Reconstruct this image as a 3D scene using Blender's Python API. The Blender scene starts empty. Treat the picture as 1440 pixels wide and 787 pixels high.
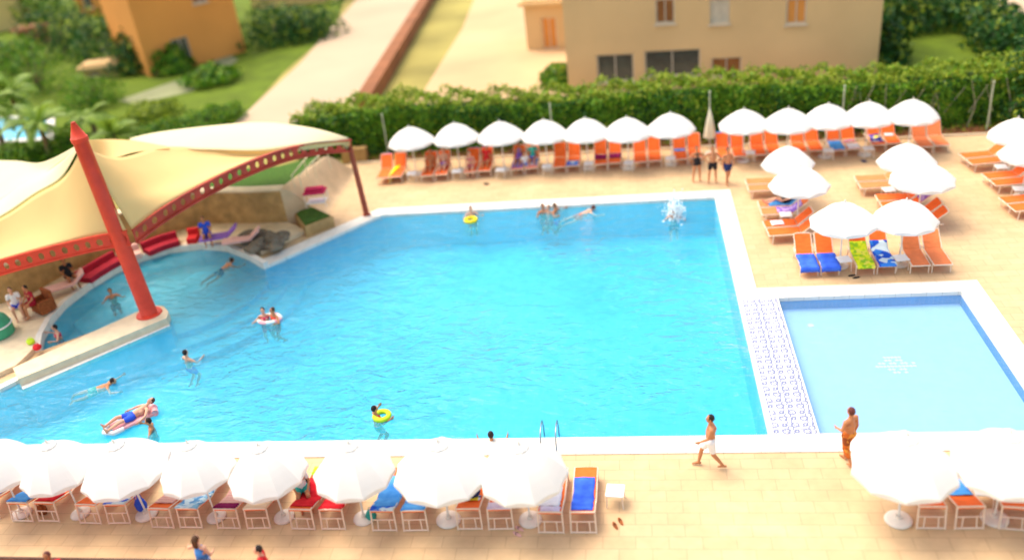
import bpy, bmesh, math, random
import numpy as np
from mathutils import Vector, Matrix, noise
random.seed(7); rng = np.random.default_rng(7)
R_ = math.radians
SC = bpy.context.scene
COL = SC.collection
PI = math.pi

# ------------------------------------------------------------------ camera
CW, CH, FPX, CAMH = 1440.0, 787.0, 1219.525, 16.0
pitch, roll, yaw = 0.50184914, -0.12278683, -0.16948158
cF = Vector((math.sin(yaw)*math.cos(pitch), math.cos(yaw)*math.cos(pitch), -math.sin(pitch)))
_R0 = Vector((math.cos(yaw), -math.sin(yaw), 0)); _U0 = _R0.cross(cF)
cR = _R0*math.cos(roll) + _U0*math.sin(roll)
cU = -_R0*math.sin(roll) + _U0*math.cos(roll)
CAMP = Vector((0, 0, CAMH))
def P(x, y, z=0.0):
    """world point seen at photo pixel (x, y) at height z"""
    d = cR*((x-CW/2)/FPX) - cU*((y-CH/2)/FPX) + cF
    t = (z-CAMH)/d.z
    return CAMP + d*t
cam = bpy.data.cameras.new('camera'); camo = bpy.data.objects.new('camera', cam); COL.objects.link(camo)
cam.sensor_width = 36; cam.lens = 36*FPX/CW; cam.clip_end = 2000; cam.clip_start = .5
M = Matrix((cR, cU, -cF)).transposed().to_4x4(); M.translation = CAMP
camo.matrix_world = M
SC.camera = camo
cam.dof.use_dof = True; cam.dof.focus_distance = 26.0; cam.dof.aperture_fstop = cam.lens/1000/0.28

# ------------------------------------------------------------------ materials
def mat(name, col, rough=.7, var=.12, scale=6.0, bump=0.0, bscale=None, metallic=0, spec=.3, col2=None, trans=0, vscale=None):
    m = bpy.data.materials.new(name); m.use_nodes = True
    nt = m.node_tree; N = nt.nodes; L = nt.links
    b = N['Principled BSDF']; b.inputs['Roughness'].default_value = rough
    b.inputs['Metallic'].default_value = metallic; b.inputs['Specular IOR Level'].default_value = spec
    tc = N.new('ShaderNodeTexCoord'); n = N.new('ShaderNodeTexNoise')
    n.inputs['Scale'].default_value = scale; n.inputs['Detail'].default_value = 4
    L.new(tc.outputs['Object'], n.inputs['Vector'])
    cr = N.new('ShaderNodeValToRGB')
    c1 = [max(0, c*(1-var)) for c in col]; c2 = list(col2) if col2 else [min(1, c*(1+var)) for c in col]
    cr.color_ramp.elements[0].color = (*c1, 1); cr.color_ramp.elements[1].color = (*c2, 1)
    cr.color_ramp.elements[0].position = .3; cr.color_ramp.elements[1].position = .7
    L.new(n.outputs['Fac'], cr.inputs['Fac']); L.new(cr.outputs['Color'], b.inputs['Base Color'])
    if bump:
        bp = N.new('ShaderNodeBump'); bp.inputs['Strength'].default_value = bump; bp.inputs['Distance'].default_value = .02
        n2 = N.new('ShaderNodeTexNoise'); n2.inputs['Scale'].default_value = bscale or scale*4
        L.new(tc.outputs['Object'], n2.inputs['Vector']); L.new(n2.outputs['Fac'], bp.inputs['Height'])
        L.new(bp.outputs['Normal'], b.inputs['Normal'])
    if trans:
        t = N.new('ShaderNodeBsdfTranslucent'); mx = N.new('ShaderNodeMixShader'); mx.inputs[0].default_value = trans
        L.new(cr.outputs['Color'], t.inputs['Color'])
        L.new(b.outputs[0], mx.inputs[1]); L.new(t.outputs[0], mx.inputs[2])
        L.new(mx.outputs[0], N['Material Output'].inputs['Surface'])
    return m

def tile_mat(name, base, base2, grout, tile=(.6, .6), offset=0.0, rough=.55, mortar=.012, var=.1, dirt=.12, rot=0.0):
    m = bpy.data.materials.new(name); m.use_nodes = True
    nt = m.node_tree; N = nt.nodes; L = nt.links; b = N['Principled BSDF']
    b.inputs['Roughness'].default_value = rough; b.inputs['Specular IOR Level'].default_value = .25
    tc = N.new('ShaderNodeTexCoord'); mp = N.new('ShaderNodeMapping'); mp.inputs['Rotation'].default_value[2] = rot
    L.new(tc.outputs['Object'], mp.inputs['Vector'])
    br = N.new('ShaderNodeTexBrick'); br.offset = offset; br.inputs['Scale'].default_value = 1
    br.inputs['Brick Width'].default_value = tile[0]; br.inputs['Row Height'].default_value = tile[1]
    br.inputs['Mortar Size'].default_value = mortar; br.inputs['Color1'].default_value = (*base, 1)
    br.inputs['Color2'].default_value = (*base2, 1); br.inputs['Mortar'].default_value = (*grout, 1)
    L.new(mp.outputs[0], br.inputs['Vector'])
    n = N.new('ShaderNodeTexNoise'); n.inputs['Scale'].default_value = .35; n.inputs['Detail'].default_value = 8
    n.inputs['Roughness'].default_value = .65
    L.new(tc.outputs['Object'], n.inputs['Vector'])
    mr = N.new('ShaderNodeMapRange'); mr.inputs[1].default_value = .3; mr.inputs[2].default_value = .7
    mr.inputs[3].default_value = 1-dirt; mr.inputs[4].default_value = 1+dirt*.6
    L.new(n.outputs['Fac'], mr.inputs[0])
    nb = N.new('ShaderNodeTexNoise'); nb.inputs['Scale'].default_value = 2.3; nb.inputs['Detail'].default_value = 6; nb.inputs['Distortion'].default_value = .6
    L.new(tc.outputs['Object'], nb.inputs['Vector'])
    mb = N.new('ShaderNodeMapRange'); mb.inputs[1].default_value = .35; mb.inputs[2].default_value = .62; mb.inputs[3].default_value = 1-dirt*.7; mb.inputs[4].default_value = 1
    L.new(nb.outputs['Fac'], mb.inputs[0]); mm = N.new('ShaderNodeMath'); mm.operation = 'MULTIPLY'; L.new(mr.outputs[0], mm.inputs[0]); L.new(mb.outputs[0], mm.inputs[1])
    mx = N.new('ShaderNodeMix'); mx.data_type = 'RGBA'; mx.blend_type = 'MULTIPLY'; mx.inputs[0].default_value = 1
    L.new(br.outputs['Color'], mx.inputs[6]); L.new(mm.outputs[0], mx.inputs[7])
    L.new(mx.outputs[2], b.inputs['Base Color'])
    bp = N.new('ShaderNodeBump'); bp.inputs['Strength'].default_value = .3; bp.inputs['Distance'].default_value = .01
    bp.invert = True
    L.new(br.outputs['Fac'], bp.inputs['Height']); L.new(bp.outputs['Normal'], b.inputs['Normal'])
    return m

def ornament_mat(name, ground, line, cell=.56):
    """white tiles with thin curling plum ornament"""
    m = bpy.data.materials.new(name); m.use_nodes = True
    nt = m.node_tree; N = nt.nodes; L = nt.links; b = N['Principled BSDF']; b.inputs['Roughness'].default_value = .4
    tc = N.new('ShaderNodeTexCoord')
    sc = N.new('ShaderNodeVectorMath'); sc.operation = 'SCALE'; sc.inputs['Scale'].default_value = 1/cell
    L.new(tc.outputs['Object'], sc.inputs[0])
    fr = N.new('ShaderNodeVectorMath'); fr.operation = 'FRACTION'; L.new(sc.outputs[0], fr.inputs[0])
    facs = []
    for cx, cy, r, w in ((.25, .25, .17, .045), (.75, .75, .17, .045), (.75, .25, .10, .05), (.25, .75, .10, .05), (.5, .5, .40, .035), (0, 0, .14, .04), (1, 1, .14, .04), (0, 1, .14, .04), (1, 0, .14, .04)):
        sx = N.new('ShaderNodeSeparateXYZ'); L.new(fr.outputs[0], sx.inputs[0])
        cb = N.new('ShaderNodeCombineXYZ'); L.new(sx.outputs[0], cb.inputs[0]); L.new(sx.outputs[1], cb.inputs[1])
        ds = N.new('ShaderNodeVectorMath'); ds.operation = 'DISTANCE'; L.new(cb.outputs[0], ds.inputs[0]); ds.inputs[1].default_value = (cx, cy, 0)
        s1 = N.new('ShaderNodeMath'); s1.operation = 'SUBTRACT'; L.new(ds.outputs['Value'], s1.inputs[0]); s1.inputs[1].default_value = r
        s2 = N.new('ShaderNodeMath'); s2.operation = 'ABSOLUTE'; L.new(s1.outputs[0], s2.inputs[0])
        s3 = N.new('ShaderNodeMath'); s3.operation = 'LESS_THAN'; L.new(s2.outputs[0], s3.inputs[0]); s3.inputs[1].default_value = w
        facs.append(s3)
    cur = facs[0].outputs[0]
    for f in facs[1:]:
        a = N.new('ShaderNodeMath'); a.operation = 'MAXIMUM'; L.new(cur, a.inputs[0]); L.new(f.outputs[0], a.inputs[1]); cur = a.outputs[0]
    n = N.new('ShaderNodeTexNoise'); n.inputs['Scale'].default_value = 5; L.new(tc.outputs['Object'], n.inputs['Vector'])
    g = N.new('ShaderNodeMath'); g.operation = 'GREATER_THAN'; g.inputs[1].default_value = .30; L.new(n.outputs['Fac'], g.inputs[0])
    mu = N.new('ShaderNodeMath'); mu.operation = 'MULTIPLY'; L.new(cur, mu.inputs[0]); L.new(g.outputs[0], mu.inputs[1])
    mx = N.new('ShaderNodeMix'); mx.data_type = 'RGBA'; mx.inputs[6].default_value = (*ground, 1); mx.inputs[7].default_value = (*line, 1)
    L.new(mu.outputs[0], mx.inputs[0]); L.new(mx.outputs[2], b.inputs['Base Color'])
    return m

def towel_mat(name, cols, kind='stripes', scale=6.0):
    m = bpy.data.materials.new(name); m.use_nodes = True
    nt = m.node_tree; N = nt.nodes; L = nt.links; b = N['Principled BSDF']; b.inputs['Roughness'].default_value = .95
    b.inputs['Specular IOR Level'].default_value = .1
    tc = N.new('ShaderNodeTexCoord')
    if kind == 'stripes':
        t = N.new('ShaderNodeTexWave'); t.inputs['Scale'].default_value = scale; t.inputs['Distortion'].default_value = .6; t.bands_direction = 'Y'; f = t.outputs['Fac']
    elif kind == 'blotch':
        t = N.new('ShaderNodeTexVoronoi'); t.inputs['Scale'].default_value = scale; s = N.new('ShaderNodeSeparateColor'); L.new(t.outputs['Color'], s.inputs[0]); f = s.outputs[0]
    else:
        t = N.new('ShaderNodeTexNoise'); t.inputs['Scale'].default_value = scale; f = t.outputs['Fac']
    L.new(tc.outputs['Object'], t.inputs['Vector'])
    cr = N.new('ShaderNodeValToRGB'); cr.color_ramp.interpolation = 'CONSTANT' if kind != 'plain' else 'LINEAR'
    el = cr.color_ramp.elements
    while len(el) < len(cols): el.new(.5)
    for i, c in enumerate(cols):
        el[i].position = (i/len(cols)) if kind != 'plain' else .3 + .4*i/max(1, len(cols)-1); el[i].color = (*c, 1)
    L.new(f, cr.inputs['Fac']); L.new(cr.outputs['Color'], b.inputs['Base Color'])
    return m

MT = {}
MT['deck'] = tile_mat('deck_paving', (.67, .475, .27), (.625, .435, .24), (.53, .355, .20), tile=(.8, .4), offset=.5, mortar=.011, dirt=.13)
MT['coping'] = tile_mat('white_coping', (.80, .77, .70), (.76, .73, .66), (.58, .53, .45), tile=(.5, .7), mortar=.008, dirt=.08)
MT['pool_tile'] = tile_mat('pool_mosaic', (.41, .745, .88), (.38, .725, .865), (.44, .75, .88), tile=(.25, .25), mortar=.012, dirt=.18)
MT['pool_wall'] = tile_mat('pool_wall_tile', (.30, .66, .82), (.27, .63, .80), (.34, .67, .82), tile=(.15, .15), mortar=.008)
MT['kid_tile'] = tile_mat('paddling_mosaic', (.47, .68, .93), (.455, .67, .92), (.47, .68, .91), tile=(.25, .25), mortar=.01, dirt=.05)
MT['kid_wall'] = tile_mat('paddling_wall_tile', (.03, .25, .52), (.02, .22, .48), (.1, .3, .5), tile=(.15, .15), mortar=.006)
MT['ornament'] = ornament_mat('ornament_tiles', (.80, .80, .84), (.17, .20, .34))
MT['ledge'] = mat('pale_ledge_stone', (.70, .58, .40), .8, .1, 3, .3)
MT['stone'] = tile_mat('tan_stone_blocks', (.43, .27, .10), (.33, .20, .07), (.25, .15, .06), tile=(.55, .25), offset=.5, rough=.9, mortar=.015, dirt=.3)
MT['stone_wall'] = mat('tan_rough_stone', (.42, .27, .11), .9, .25, 2.2, .8, 6)
MT['sandstone'] = mat('sandstone_render', (.60, .44, .27), .85, .1, 2, .3)
MT['soil'] = mat('red_brown_soil', (.22, .085, .035), .95, .35, 3, .8, 10)
MT['grass'] = mat('lawn_green', (.05, .12, .012), .95, .3, 8, .8, 40)
MT['grass_lt'] = mat('olive_lawn', (.10, .155, .006), .95, .25, .5, .5, 20)  # olive grass of the background lawns
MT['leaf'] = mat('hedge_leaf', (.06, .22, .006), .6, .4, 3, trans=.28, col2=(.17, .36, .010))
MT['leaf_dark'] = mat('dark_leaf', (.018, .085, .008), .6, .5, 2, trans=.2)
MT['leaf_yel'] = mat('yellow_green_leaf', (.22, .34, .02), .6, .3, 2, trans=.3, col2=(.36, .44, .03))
MT['palm_leaf'] = mat('palm_frond_green', (.16, .32, .03), .5, .35, 1.5, trans=.3, col2=(.32, .46, .06))
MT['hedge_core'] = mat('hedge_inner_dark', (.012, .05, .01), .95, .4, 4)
MT['bark'] = mat('grey_brown_bark', (.20, .13, .08), .9, .3, 6, .6)
MT['twig'] = mat('pale_bare_branch', (.32, .30, .20), .9, .3, 6, .3)
MT['umb'] = mat('white_parasol_canvas', (.88, .87, .84), .85, .015, 1.5, trans=.22)
MT['umb_old'] = mat('cream_parasol_canvas', (.80, .77, .58), .85, .05, 1.5, trans=.2)
MT['pole'] = mat('white_painted_pole', (.78, .74, .66), .5, .06, 3)
MT['base'] = mat('white_concrete_base', (.74, .68, .60), .8, .08, 5, .3)
MT['plastic'] = mat('white_plastic', (.80, .68, .55), .4, .05, 5)
MT['orange'] = mat('orange_sling', (.86, .15, .022), .8, .10, 4, .3, 30)
MT['orange_f'] = mat('faded_orange_sling', (.80, .22, .075), .8, .10, 4, .3, 30)
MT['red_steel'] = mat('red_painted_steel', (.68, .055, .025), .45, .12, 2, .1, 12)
MT['red_steel_d'] = mat('weathered_red_steel', (.46, .055, .03), .55, .25, 1.2, .1, 12)  # darker, blotchier red for the right beam
MT['dark_steel'] = mat('brown_red_steel', (.35, .065, .03), .5, .15, 2)
MT['sail'] = mat('cream_sail_fabric', (.88, .67, .31), .8, .04, .5, trans=.36)
MT['sail_pale'] = mat('pale_sail_fabric', (.86, .77, .50), .8, .03, .5, trans=.2)
MT['sand'] = mat('sandy_ground', (.55, .38, .21), .95, .14, .12, .3, 2)
MT['road'] = mat('pale_road', (.50, .38, .26), .9, .1, .1, .2, 2)
MT['earth'] = mat('dry_earth_grass', (.30, .26, .07), .95, .35, .12, .5, 2)
MT['terracotta'] = mat('terracotta_paint', (.26, .10, .04), .85, .2, .5)
MT['plaster'] = mat('sand_plaster', (.66, .45, .22), .9, .08, .25, .2, 8)
MT['plaster_o'] = mat('orange_plaster', (.72, .30, .07), .9, .08, .25, .2, 8)
MT['plaster_y'] = mat('yellow_plaster', (.62, .45, .17), .9, .08, .25, .2, 8)
MT['winglass'] = mat('window_glass', (.06, .07, .06), .15, .2, 2, spec=.6)
MT['shutter'] = mat('brown_shutter', (.28, .11, .03), .7, .2, 3)
MT['frame'] = mat('pale_window_frame', (.6, .52, .4), .6, .08, 3)
MT['roof'] = mat('brown_roof_tiles', (.32, .13, .06), .85, .25, 1, .6, 6)
MT['steel'] = mat('stainless_steel', (.35, .4, .45), .25, .05, 3, metallic=.9)
MT['lamp_pole'] = mat('pale_grey_green_pole', (.42, .46, .33), .6, .1, 2)
MT['rail'] = mat('cream_rail', (.7, .62, .4), .6, .1, 2)
MT['rim_dark'] = mat('dark_metal_rail', (.10, .05, .035), .6, .2, 3)
MT['parapet'] = mat('salmon_parapet_cap', (.70, .22, .10), .8, .1, 1.5, .3)
MT['rock'] = mat('grey_brown_rock', (.17, .14, .10), .9, .4, 2, .8, 5)
MT['black'] = mat('black_cloth', (.012, .012, .016), .8, .2, 3)
MT['navy'] = mat('navy_cloth', (.015, .03, .12), .8, .2, 3)
MT['white'] = mat('white_cloth', (.8, .8, .8), .85, .04, 3)
MT['pinkish'] = mat('pale_pink_cloth', (.70, .42, .38), .85, .06, 3)
MT['red'] = mat('bright_red_cloth', (.62, .02, .025), .85, .12, 3)
MT['wicker'] = mat('brown_wicker', (.28, .08, .02), .8, .3, 12, .4)
MT['crimson'] = mat('crimson_cushion', (.36, .01, .03), .85, .15, 3, .2)
MT['magenta'] = mat('magenta_cushion', (.55, .02, .09), .8, .12, 3)
MT['blue'] = mat('royal_blue_cloth', (.03, .10, .68), .85, .12, 3)
MT['skyblue'] = mat('sky_blue_cloth', (.08, .30, .75), .85, .14, 3)
MT['orange_c'] = mat('orange_red_trousers', (.62, .15, .03), .85, .1, 3)
MT['yellow'] = mat('yellow_cloth', (.85, .62, .02), .8, .06, 3)
MT['lime'] = mat('lime_cloth', (.55, .75, .03), .8, .1, 3)
MT['purple'] = mat('purple_cloth', (.25, .12, .50), .85, .12, 3)
MT['teal'] = mat('teal_cloth', (.03, .35, .30), .85, .12, 3)
MT['green'] = mat('green_plastic', (.05, .32, .17), .5, .15, 3)
MT['foam'] = mat('splash_foam', (.85, .9, .92), .8, .05, 8)
MT['skin1'] = mat('tanned_skin', (.52, .22, .10), .55, .06, 5)
MT['skin2'] = mat('fair_skin', (.66, .36, .24), .55, .05, 5)
MT['skin3'] = mat('dark_tan_skin', (.32, .12, .05), .55, .06, 5)
MT['hair1'] = mat('dark_hair', (.02, .012, .01), .6, .3, 10, .3)
MT['hair2'] = mat('auburn_hair', (.11, .025, .02), .6, .3, 10, .3)
MT['hair3'] = mat('brown_hair', (.08, .035, .015), .6, .3, 10, .3)
MT['eye'] = mat('dark_eye', (.01, .01, .01), .3, .1, 5)
MT['flower'] = towel_mat('orange_flower_cloth', [(.62, .15, .03), (.75, .32, .06), (.3, .08, .03)], 'blotch', 9)
TW = {}
TW['blue'] = towel_mat('royal_blue_towel', [(.03, .09, .62), (.06, .18, .85)], 'plain', 3)
TW['skyblue'] = towel_mat('sky_blue_towel', [(.05, .25, .70), (.12, .42, .85)], 'plain', 3)
TW['yellow'] = towel_mat('yellow_towel', [(.85, .62, .01), (.9, .75, .04)], 'plain', 3)
TW['purple'] = towel_mat('purple_towel', [(.22, .12, .5), (.45, .33, .65)], 'blotch', 8)
TW['lime'] = towel_mat('lime_pattern_towel', [(.55, .75, .02), (.75, .85, .03), (.3, .6, .03), (.8, .8, .1)], 'blotch', 7)
TW['bluewhite'] = towel_mat('blue_white_towel', [(.02, .10, .62), (.04, .22, .75), (.6, .75, .85)], 'blotch', 5)
TW['red'] = towel_mat('red_towel', [(.55, .01, .02), (.72, .03, .04)], 'plain', 3)
TW['pink'] = towel_mat('pale_pink_towel', [(.75, .42, .35), (.8, .55, .45), (.7, .33, .3)], 'stripes', 2.2)
TW['beige'] = towel_mat('beige_towel', [(.72, .5, .33), (.8, .6, .42)], 'plain', 3)
TW['floral'] = towel_mat('pale_blue_floral_towel', [(.25, .50, .72), (.55, .72, .82), (.12, .32, .62)], 'blotch', 8)
TW['white'] = towel_mat('white_towel', [(.72, .70, .78), (.82, .82, .85)], 'plain', 3)
TW['lilac'] = towel_mat('lilac_towel', [(.62, .52, .72), (.74, .66, .80)], 'plain', 3)
TW['kids1'] = towel_mat('pink_white_blue_towel', [(.8, .35, .45), (.8, .75, .75), (.15, .35, .7), (.85, .6, .5)], 'blotch', 5)
TW['rainbow'] = towel_mat('rainbow_stripe_towel', [(.55, .02, .2), (.1, .35, .75), (.85, .6, .05), (.5, .75, .2), (.8, .1, .15)], 'stripes', .55)
TW['navyyel'] = towel_mat('navy_yellow_towel', [(.03, .03, .25), (.85, .7, .05), (.1, .08, .45), (.7, .7, .75), (.03, .03, .2)], 'blotch', 5)
TW['pinkgreen'] = towel_mat('pink_green_grey_towel', [(.75, .1, .35), (.25, .55, .4), (.05, .06, .08), (.6, .6, .6)], 'blotch', 6)
TW['maroon'] = towel_mat('maroon_towel', [(.18, .01, .07), (.28, .02, .1)], 'plain', 3)
TW['colour'] = towel_mat('blue_white_beach_towel', [(.05, .12, .5), (.2, .55, .75), (.75, .3, .35), (.65, .7, .75)], 'blotch', 6)
TW['bluered'] = towel_mat('blue_red_towel', [(.03, .14, .65), (.06, .22, .75), (.6, .04, .1)], 'stripes', .9)

# ------------------------------------------------------------------ object helpers
def link(o): COL.objects.link(o); return o
def meta(o, label=None, cat=None, group=None, kind=None):
    if label: o['label'] = label
    if cat: o['category'] = cat
    if group: o['group'] = group
    if kind: o['kind'] = kind
    return o
def from_bm(name, bm, m, parent=None, smooth=False):
    me = bpy.data.meshes.new(name); bm.to_mesh(me); bm.free()
    me.materials.append(m)
    if smooth:
        for p in me.polygons: p.use_smooth = True
    o = link(bpy.data.objects.new(name, me)); o.parent = parent
    return o
def from_data(name, v, f, m, parent=None, smooth=False):
    me = bpy.data.meshes.new(name); me.from_pydata([tuple(a) for a in v], [], f); me.update()
    me.materials.append(m)
    if smooth:
        for p in me.polygons: p.use_smooth = True
    o = link(bpy.data.objects.new(name, me)); o.parent = parent
    return o
def empty(name, loc=(0, 0, 0), rz=0.0):
    o = link(bpy.data.objects.new(name, None)); o.location = loc; o.rotation_euler = (0, 0, rz); o.empty_display_size = .2
    return o
def copy_tree(o, parent=None):
    c = o.copy(); link(c); c.parent = parent
    for ch in list(KIDS.get(o.name, [])):
        k = copy_tree(ch, c); KIDS.setdefault(c.name, []).append(k)
    return c
KIDS = {}
def reg(root):
    for o in COL.objects:
        if o.parent is not None and o not in KIDS.get(o.parent.name, []):
            KIDS.setdefault(o.parent.name, []).append(o)
def box(bm, c, s, rot=None, bev=0.0):
    r = bmesh.ops.create_cube(bm, size=1)
    vs = r['verts']
    for v in vs: v.co = Vector((v.co.x*s[0], v.co.y*s[1], v.co.z*s[2]))
    if bev:
        es = list({e for v in vs for e in v.link_edges})
        rr = bmesh.ops.bevel(bm, geom=es, offset=bev, segments=2, affect='EDGES', profile=.5)
        vs = list({v for f in rr['faces'] for v in f.verts} | {v for v in vs if v.is_valid})
    mx = Matrix.Translation(c) @ (rot.to_4x4() if rot is not None else Matrix.Identity(4))
    bmesh.ops.transform(bm, matrix=mx, verts=vs)
def tube(bm, pts, r, n=8, r1=None, cap=True):
    pts = [Vector(p) for p in pts]; rings = []
    up = None
    for i, p in enumerate(pts):
        d = (pts[min(i+1, len(pts)-1)] - pts[max(i-1, 0)]).normalized()
        if up is None:
            up = Vector((0, 0, 1)) if abs(d.z) < .9 else Vector((1, 0, 0))
        a = d.cross(up).normalized(); b = a.cross(d).normalized(); up = b
        rr = r if r1 is None else r + (r1-r)*i/(len(pts)-1)
        rings.append([bm.verts.new(p + (a*math.cos(2*PI*k/n) + b*math.sin(2*PI*k/n))*rr) for k in range(n)])
    for i in range(len(rings)-1):
        for k in range(n):
            bm.faces.new((rings[i][k], rings[i][(k+1) % n], rings[i+1][(k+1) % n], rings[i+1][k]))
    if cap:
        bm.faces.new(rings[0]); bm.faces.new(rings[-1][::-1])
def lathe(bm, prof, n=24, c=(0, 0, 0)):
    rings = []
    for r, z in prof:
        if r < 1e-5: rings.append([bm.verts.new((c[0], c[1], c[2]+z))])
        else: rings.append([bm.verts.new((c[0]+r*math.cos(2*PI*k/n), c[1]+r*math.sin(2*PI*k/n), c[2]+z)) for k in range(n)])
    for a, b in zip(rings, rings[1:]):
        for k in range(n):
            k2 = (k+1) % n
            if len(a) == 1 and len(b) == 1: continue
            if len(a) == 1: bm.faces.new((a[0], b[k2], b[k]))
            elif len(b) == 1: bm.faces.new((a[k], a[k2], b[0]))
            else: bm.faces.new((a[k], a[k2], b[k2], b[k]))
def poly_prism(bm, pts, z0, z1):
    lo = [bm.verts.new((p[0], p[1], z0)) for p in pts]; hi = [bm.verts.new((p[0], p[1], z1)) for p in pts]
    n = len(pts)
    for i in range(n): bm.faces.new((lo[i], lo[(i+1) % n], hi[(i+1) % n], hi[i]))
    tf = bm.faces.new(hi); bf = bm.faces.new(lo[::-1])
    bmesh.ops.triangulate(bm, faces=[tf, bf])
    bmesh.ops.recalc_face_normals(bm, faces=bm.faces)
def filled(name, loops, z, m, parent=None):
    """flat sheet with holes"""
    bm = bmesh.new(); es = []
    for lp in loops:
        vs = [bm.verts.new((p[0], p[1], z)) for p in lp]
        for i in range(len(vs)): es.append(bm.edges.new((vs[i], vs[(i+1) % len(vs)])))
    bmesh.ops.triangle_fill(bm, use_beauty=True, use_dissolve=False, edges=es)
    for f in bm.faces:
        if f.normal.z < 0: f.normal_flip()
    return from_bm(name, bm, m, parent)
def area(l): return .5*sum(l[i][0]*l[(i+1) % len(l)][1]-l[(i+1) % len(l)][0]*l[i][1] for i in range(len(l)))
def offset_path(pts, d, closed=True):
    """shift every vertex to the right of travel by d (mitred)"""
    out = []; n = len(pts)
    for i in range(n):
        p = Vector(pts[i][:2])
        a = Vector(pts[(i-1) % n][:2]) if (closed or i > 0) else None
        b = Vector(pts[(i+1) % n][:2]) if (closed or i < n-1) else None
        ns = []
        if a is not None: t = (p-a).normalized(); ns.append(Vector((t.y, -t.x)))
        if b is not None: t = (b-p).normalized(); ns.append(Vector((t.y, -t.x)))
        nn = sum(ns, Vector((0, 0))).normalized()
        k = max(.5, nn.dot(ns[0]))
        out.append(p + nn*(d/k))
    return out
def band(name, a, b, z0, z1, m, closed=False, parent=None):
    """solid band between path a and path b"""
    bm = bmesh.new(); n = len(a)
    A1 = [bm.verts.new((p[0], p[1], z1)) for p in a]; B1 = [bm.verts.new((p[0], p[1], z1)) for p in b]
    A0 = [bm.verts.new((p[0], p[1], z0)) for p in a]; B0 = [bm.verts.new((p[0], p[1], z0)) for p in b]
    for i in range(n if closed else n-1):
        j = (i+1) % n
        bm.faces.new((A1[i], A1[j], B1[j], B1[i])); bm.faces.new((A0[i], A0[j], A1[j], A1[i]))
        bm.faces.new((B1[i], B1[j], B0[j], B0[i]))
    if not closed:
        for i in (0, n-1): bm.faces.new((A0[i], A1[i], B1[i], B0[i]))
    bmesh.ops.recalc_face_normals(bm, faces=bm.faces)
    return from_bm(name, bm, m, parent)

# ------------------------------------------------------------------ pools and deck
WZ = -.10
def G(x, y): return P(x, y, 0).to_2d()
def Wp(x, y): return P(x, y, WZ).to_2d()
yN = Wp(1005, 281).y; yS = Wp(1081, 616).y; xE = (Wp(1005, 281).x + Wp(1081, 616).x)/2
xW = P(-160, 560, WZ).x
cove = [(350, 366), (320, 354), (285, 351), (240, 356), (200, 368), (160, 387), (125, 409), (95, 432), (75, 455), (63, 478), (60, 496)]
main = [Vector((xW, yS)), Vector((xE, yS)), Vector((xE, yN)), Vector((Wp(540, 302).x, yN)), Wp(372, 379)] + [Wp(*p) for p in cove]
main += [Wp(140, 466), Wp(215, 436), Wp(232, 436), Wp(239, 446), Wp(234, 456), Wp(140, 494), Wp(30, 537), Wp(0, 552)]
last = Wp(0, 552); d = (Wp(0, 552)-Wp(30, 537)); t = (xW-last.x)/d.x
main.append(Vector((xW, max(yS+1.0, last.y + d.y*t))))
kx0 = (Wp(1095, 425).x+Wp(1151, 613).x)/2; kx1 = (Wp(1350, 413).x + Wp(1440, 547).x)/2
ky0 = Wp(1151, 613).y; ky1 = Wp(1220, 419).y
kid = [Vector((kx0, ky0)), Vector((kx1, ky0)), Vector((kx1, ky1)), Vector((kx0, ky1))]

yHedge = P(1000, 207, 0).y
DX0, DX1, DY0 = -60, 45, 6
def hedge_y(x):    # base line of the hedge on the ground
    a, b = P(540, 222, 0), P(1330, 185, 0)
    return a.y + (b.y-a.y)*(x-a.x)/(b.x-a.x)
deck_outer = [Vector((DX0, DY0)), Vector((DX1, DY0)), Vector((DX1, hedge_y(DX1)-.6)), Vector((P(520, 223).x-1.2, hedge_y(P(520, 223).x)-.6)), P(430, 262).to_2d(), Vector((-28, P(300, 300).y)), Vector((DX0, P(0, 380).y))]
filled('pool_deck', [deck_outer, main, kid], 0, MT['deck'])['kind'] = 'structure'
hole = [Vector((DX0+5, DY0+3)), Vector((DX1-5, DY0+3)), Vector((DX1-5, yN+2.0)), Vector((-14, yN+2.0)), Vector((P(400, 318).x, P(400, 318).y)), Vector((-22, P(250, 335).y)), Vector((-33, P(0, 425).y-1)), Vector((DX0+5, P(0, 440).y-6))]
def bounds(): return [Vector((-500, -60)), Vector((500, -60)), Vector((500, 700)), Vector((-500, 700))]
filled('ground', [bounds(), hole], -.06, MT['earth'])['kind'] = 'structure'

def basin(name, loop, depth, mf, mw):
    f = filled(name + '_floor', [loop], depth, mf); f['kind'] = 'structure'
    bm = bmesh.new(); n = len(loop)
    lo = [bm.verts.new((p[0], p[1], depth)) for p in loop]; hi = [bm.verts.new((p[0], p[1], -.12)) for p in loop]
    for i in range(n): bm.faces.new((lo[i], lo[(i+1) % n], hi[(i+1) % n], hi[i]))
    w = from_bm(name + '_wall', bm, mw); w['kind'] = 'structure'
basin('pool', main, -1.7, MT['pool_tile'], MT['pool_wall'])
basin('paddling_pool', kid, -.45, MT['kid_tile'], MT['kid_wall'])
# rounded steps in the cove
cc = P(262, 398, -.1)
for i, (rr, zz) in enumerate(((5.6, -1.35), (4.9, -1.1), (4.2, -.85))):
    bm = bmesh.new(); lathe(bm, [(0, zz), (rr-.04, zz), (rr, zz-.03), (rr, -1.69)], 64, (cc.x-1.2, cc.y+1.0, 0))
    from_bm('pool_steps', bm, MT['pool_tile'])['kind'] = 'structure'

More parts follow.
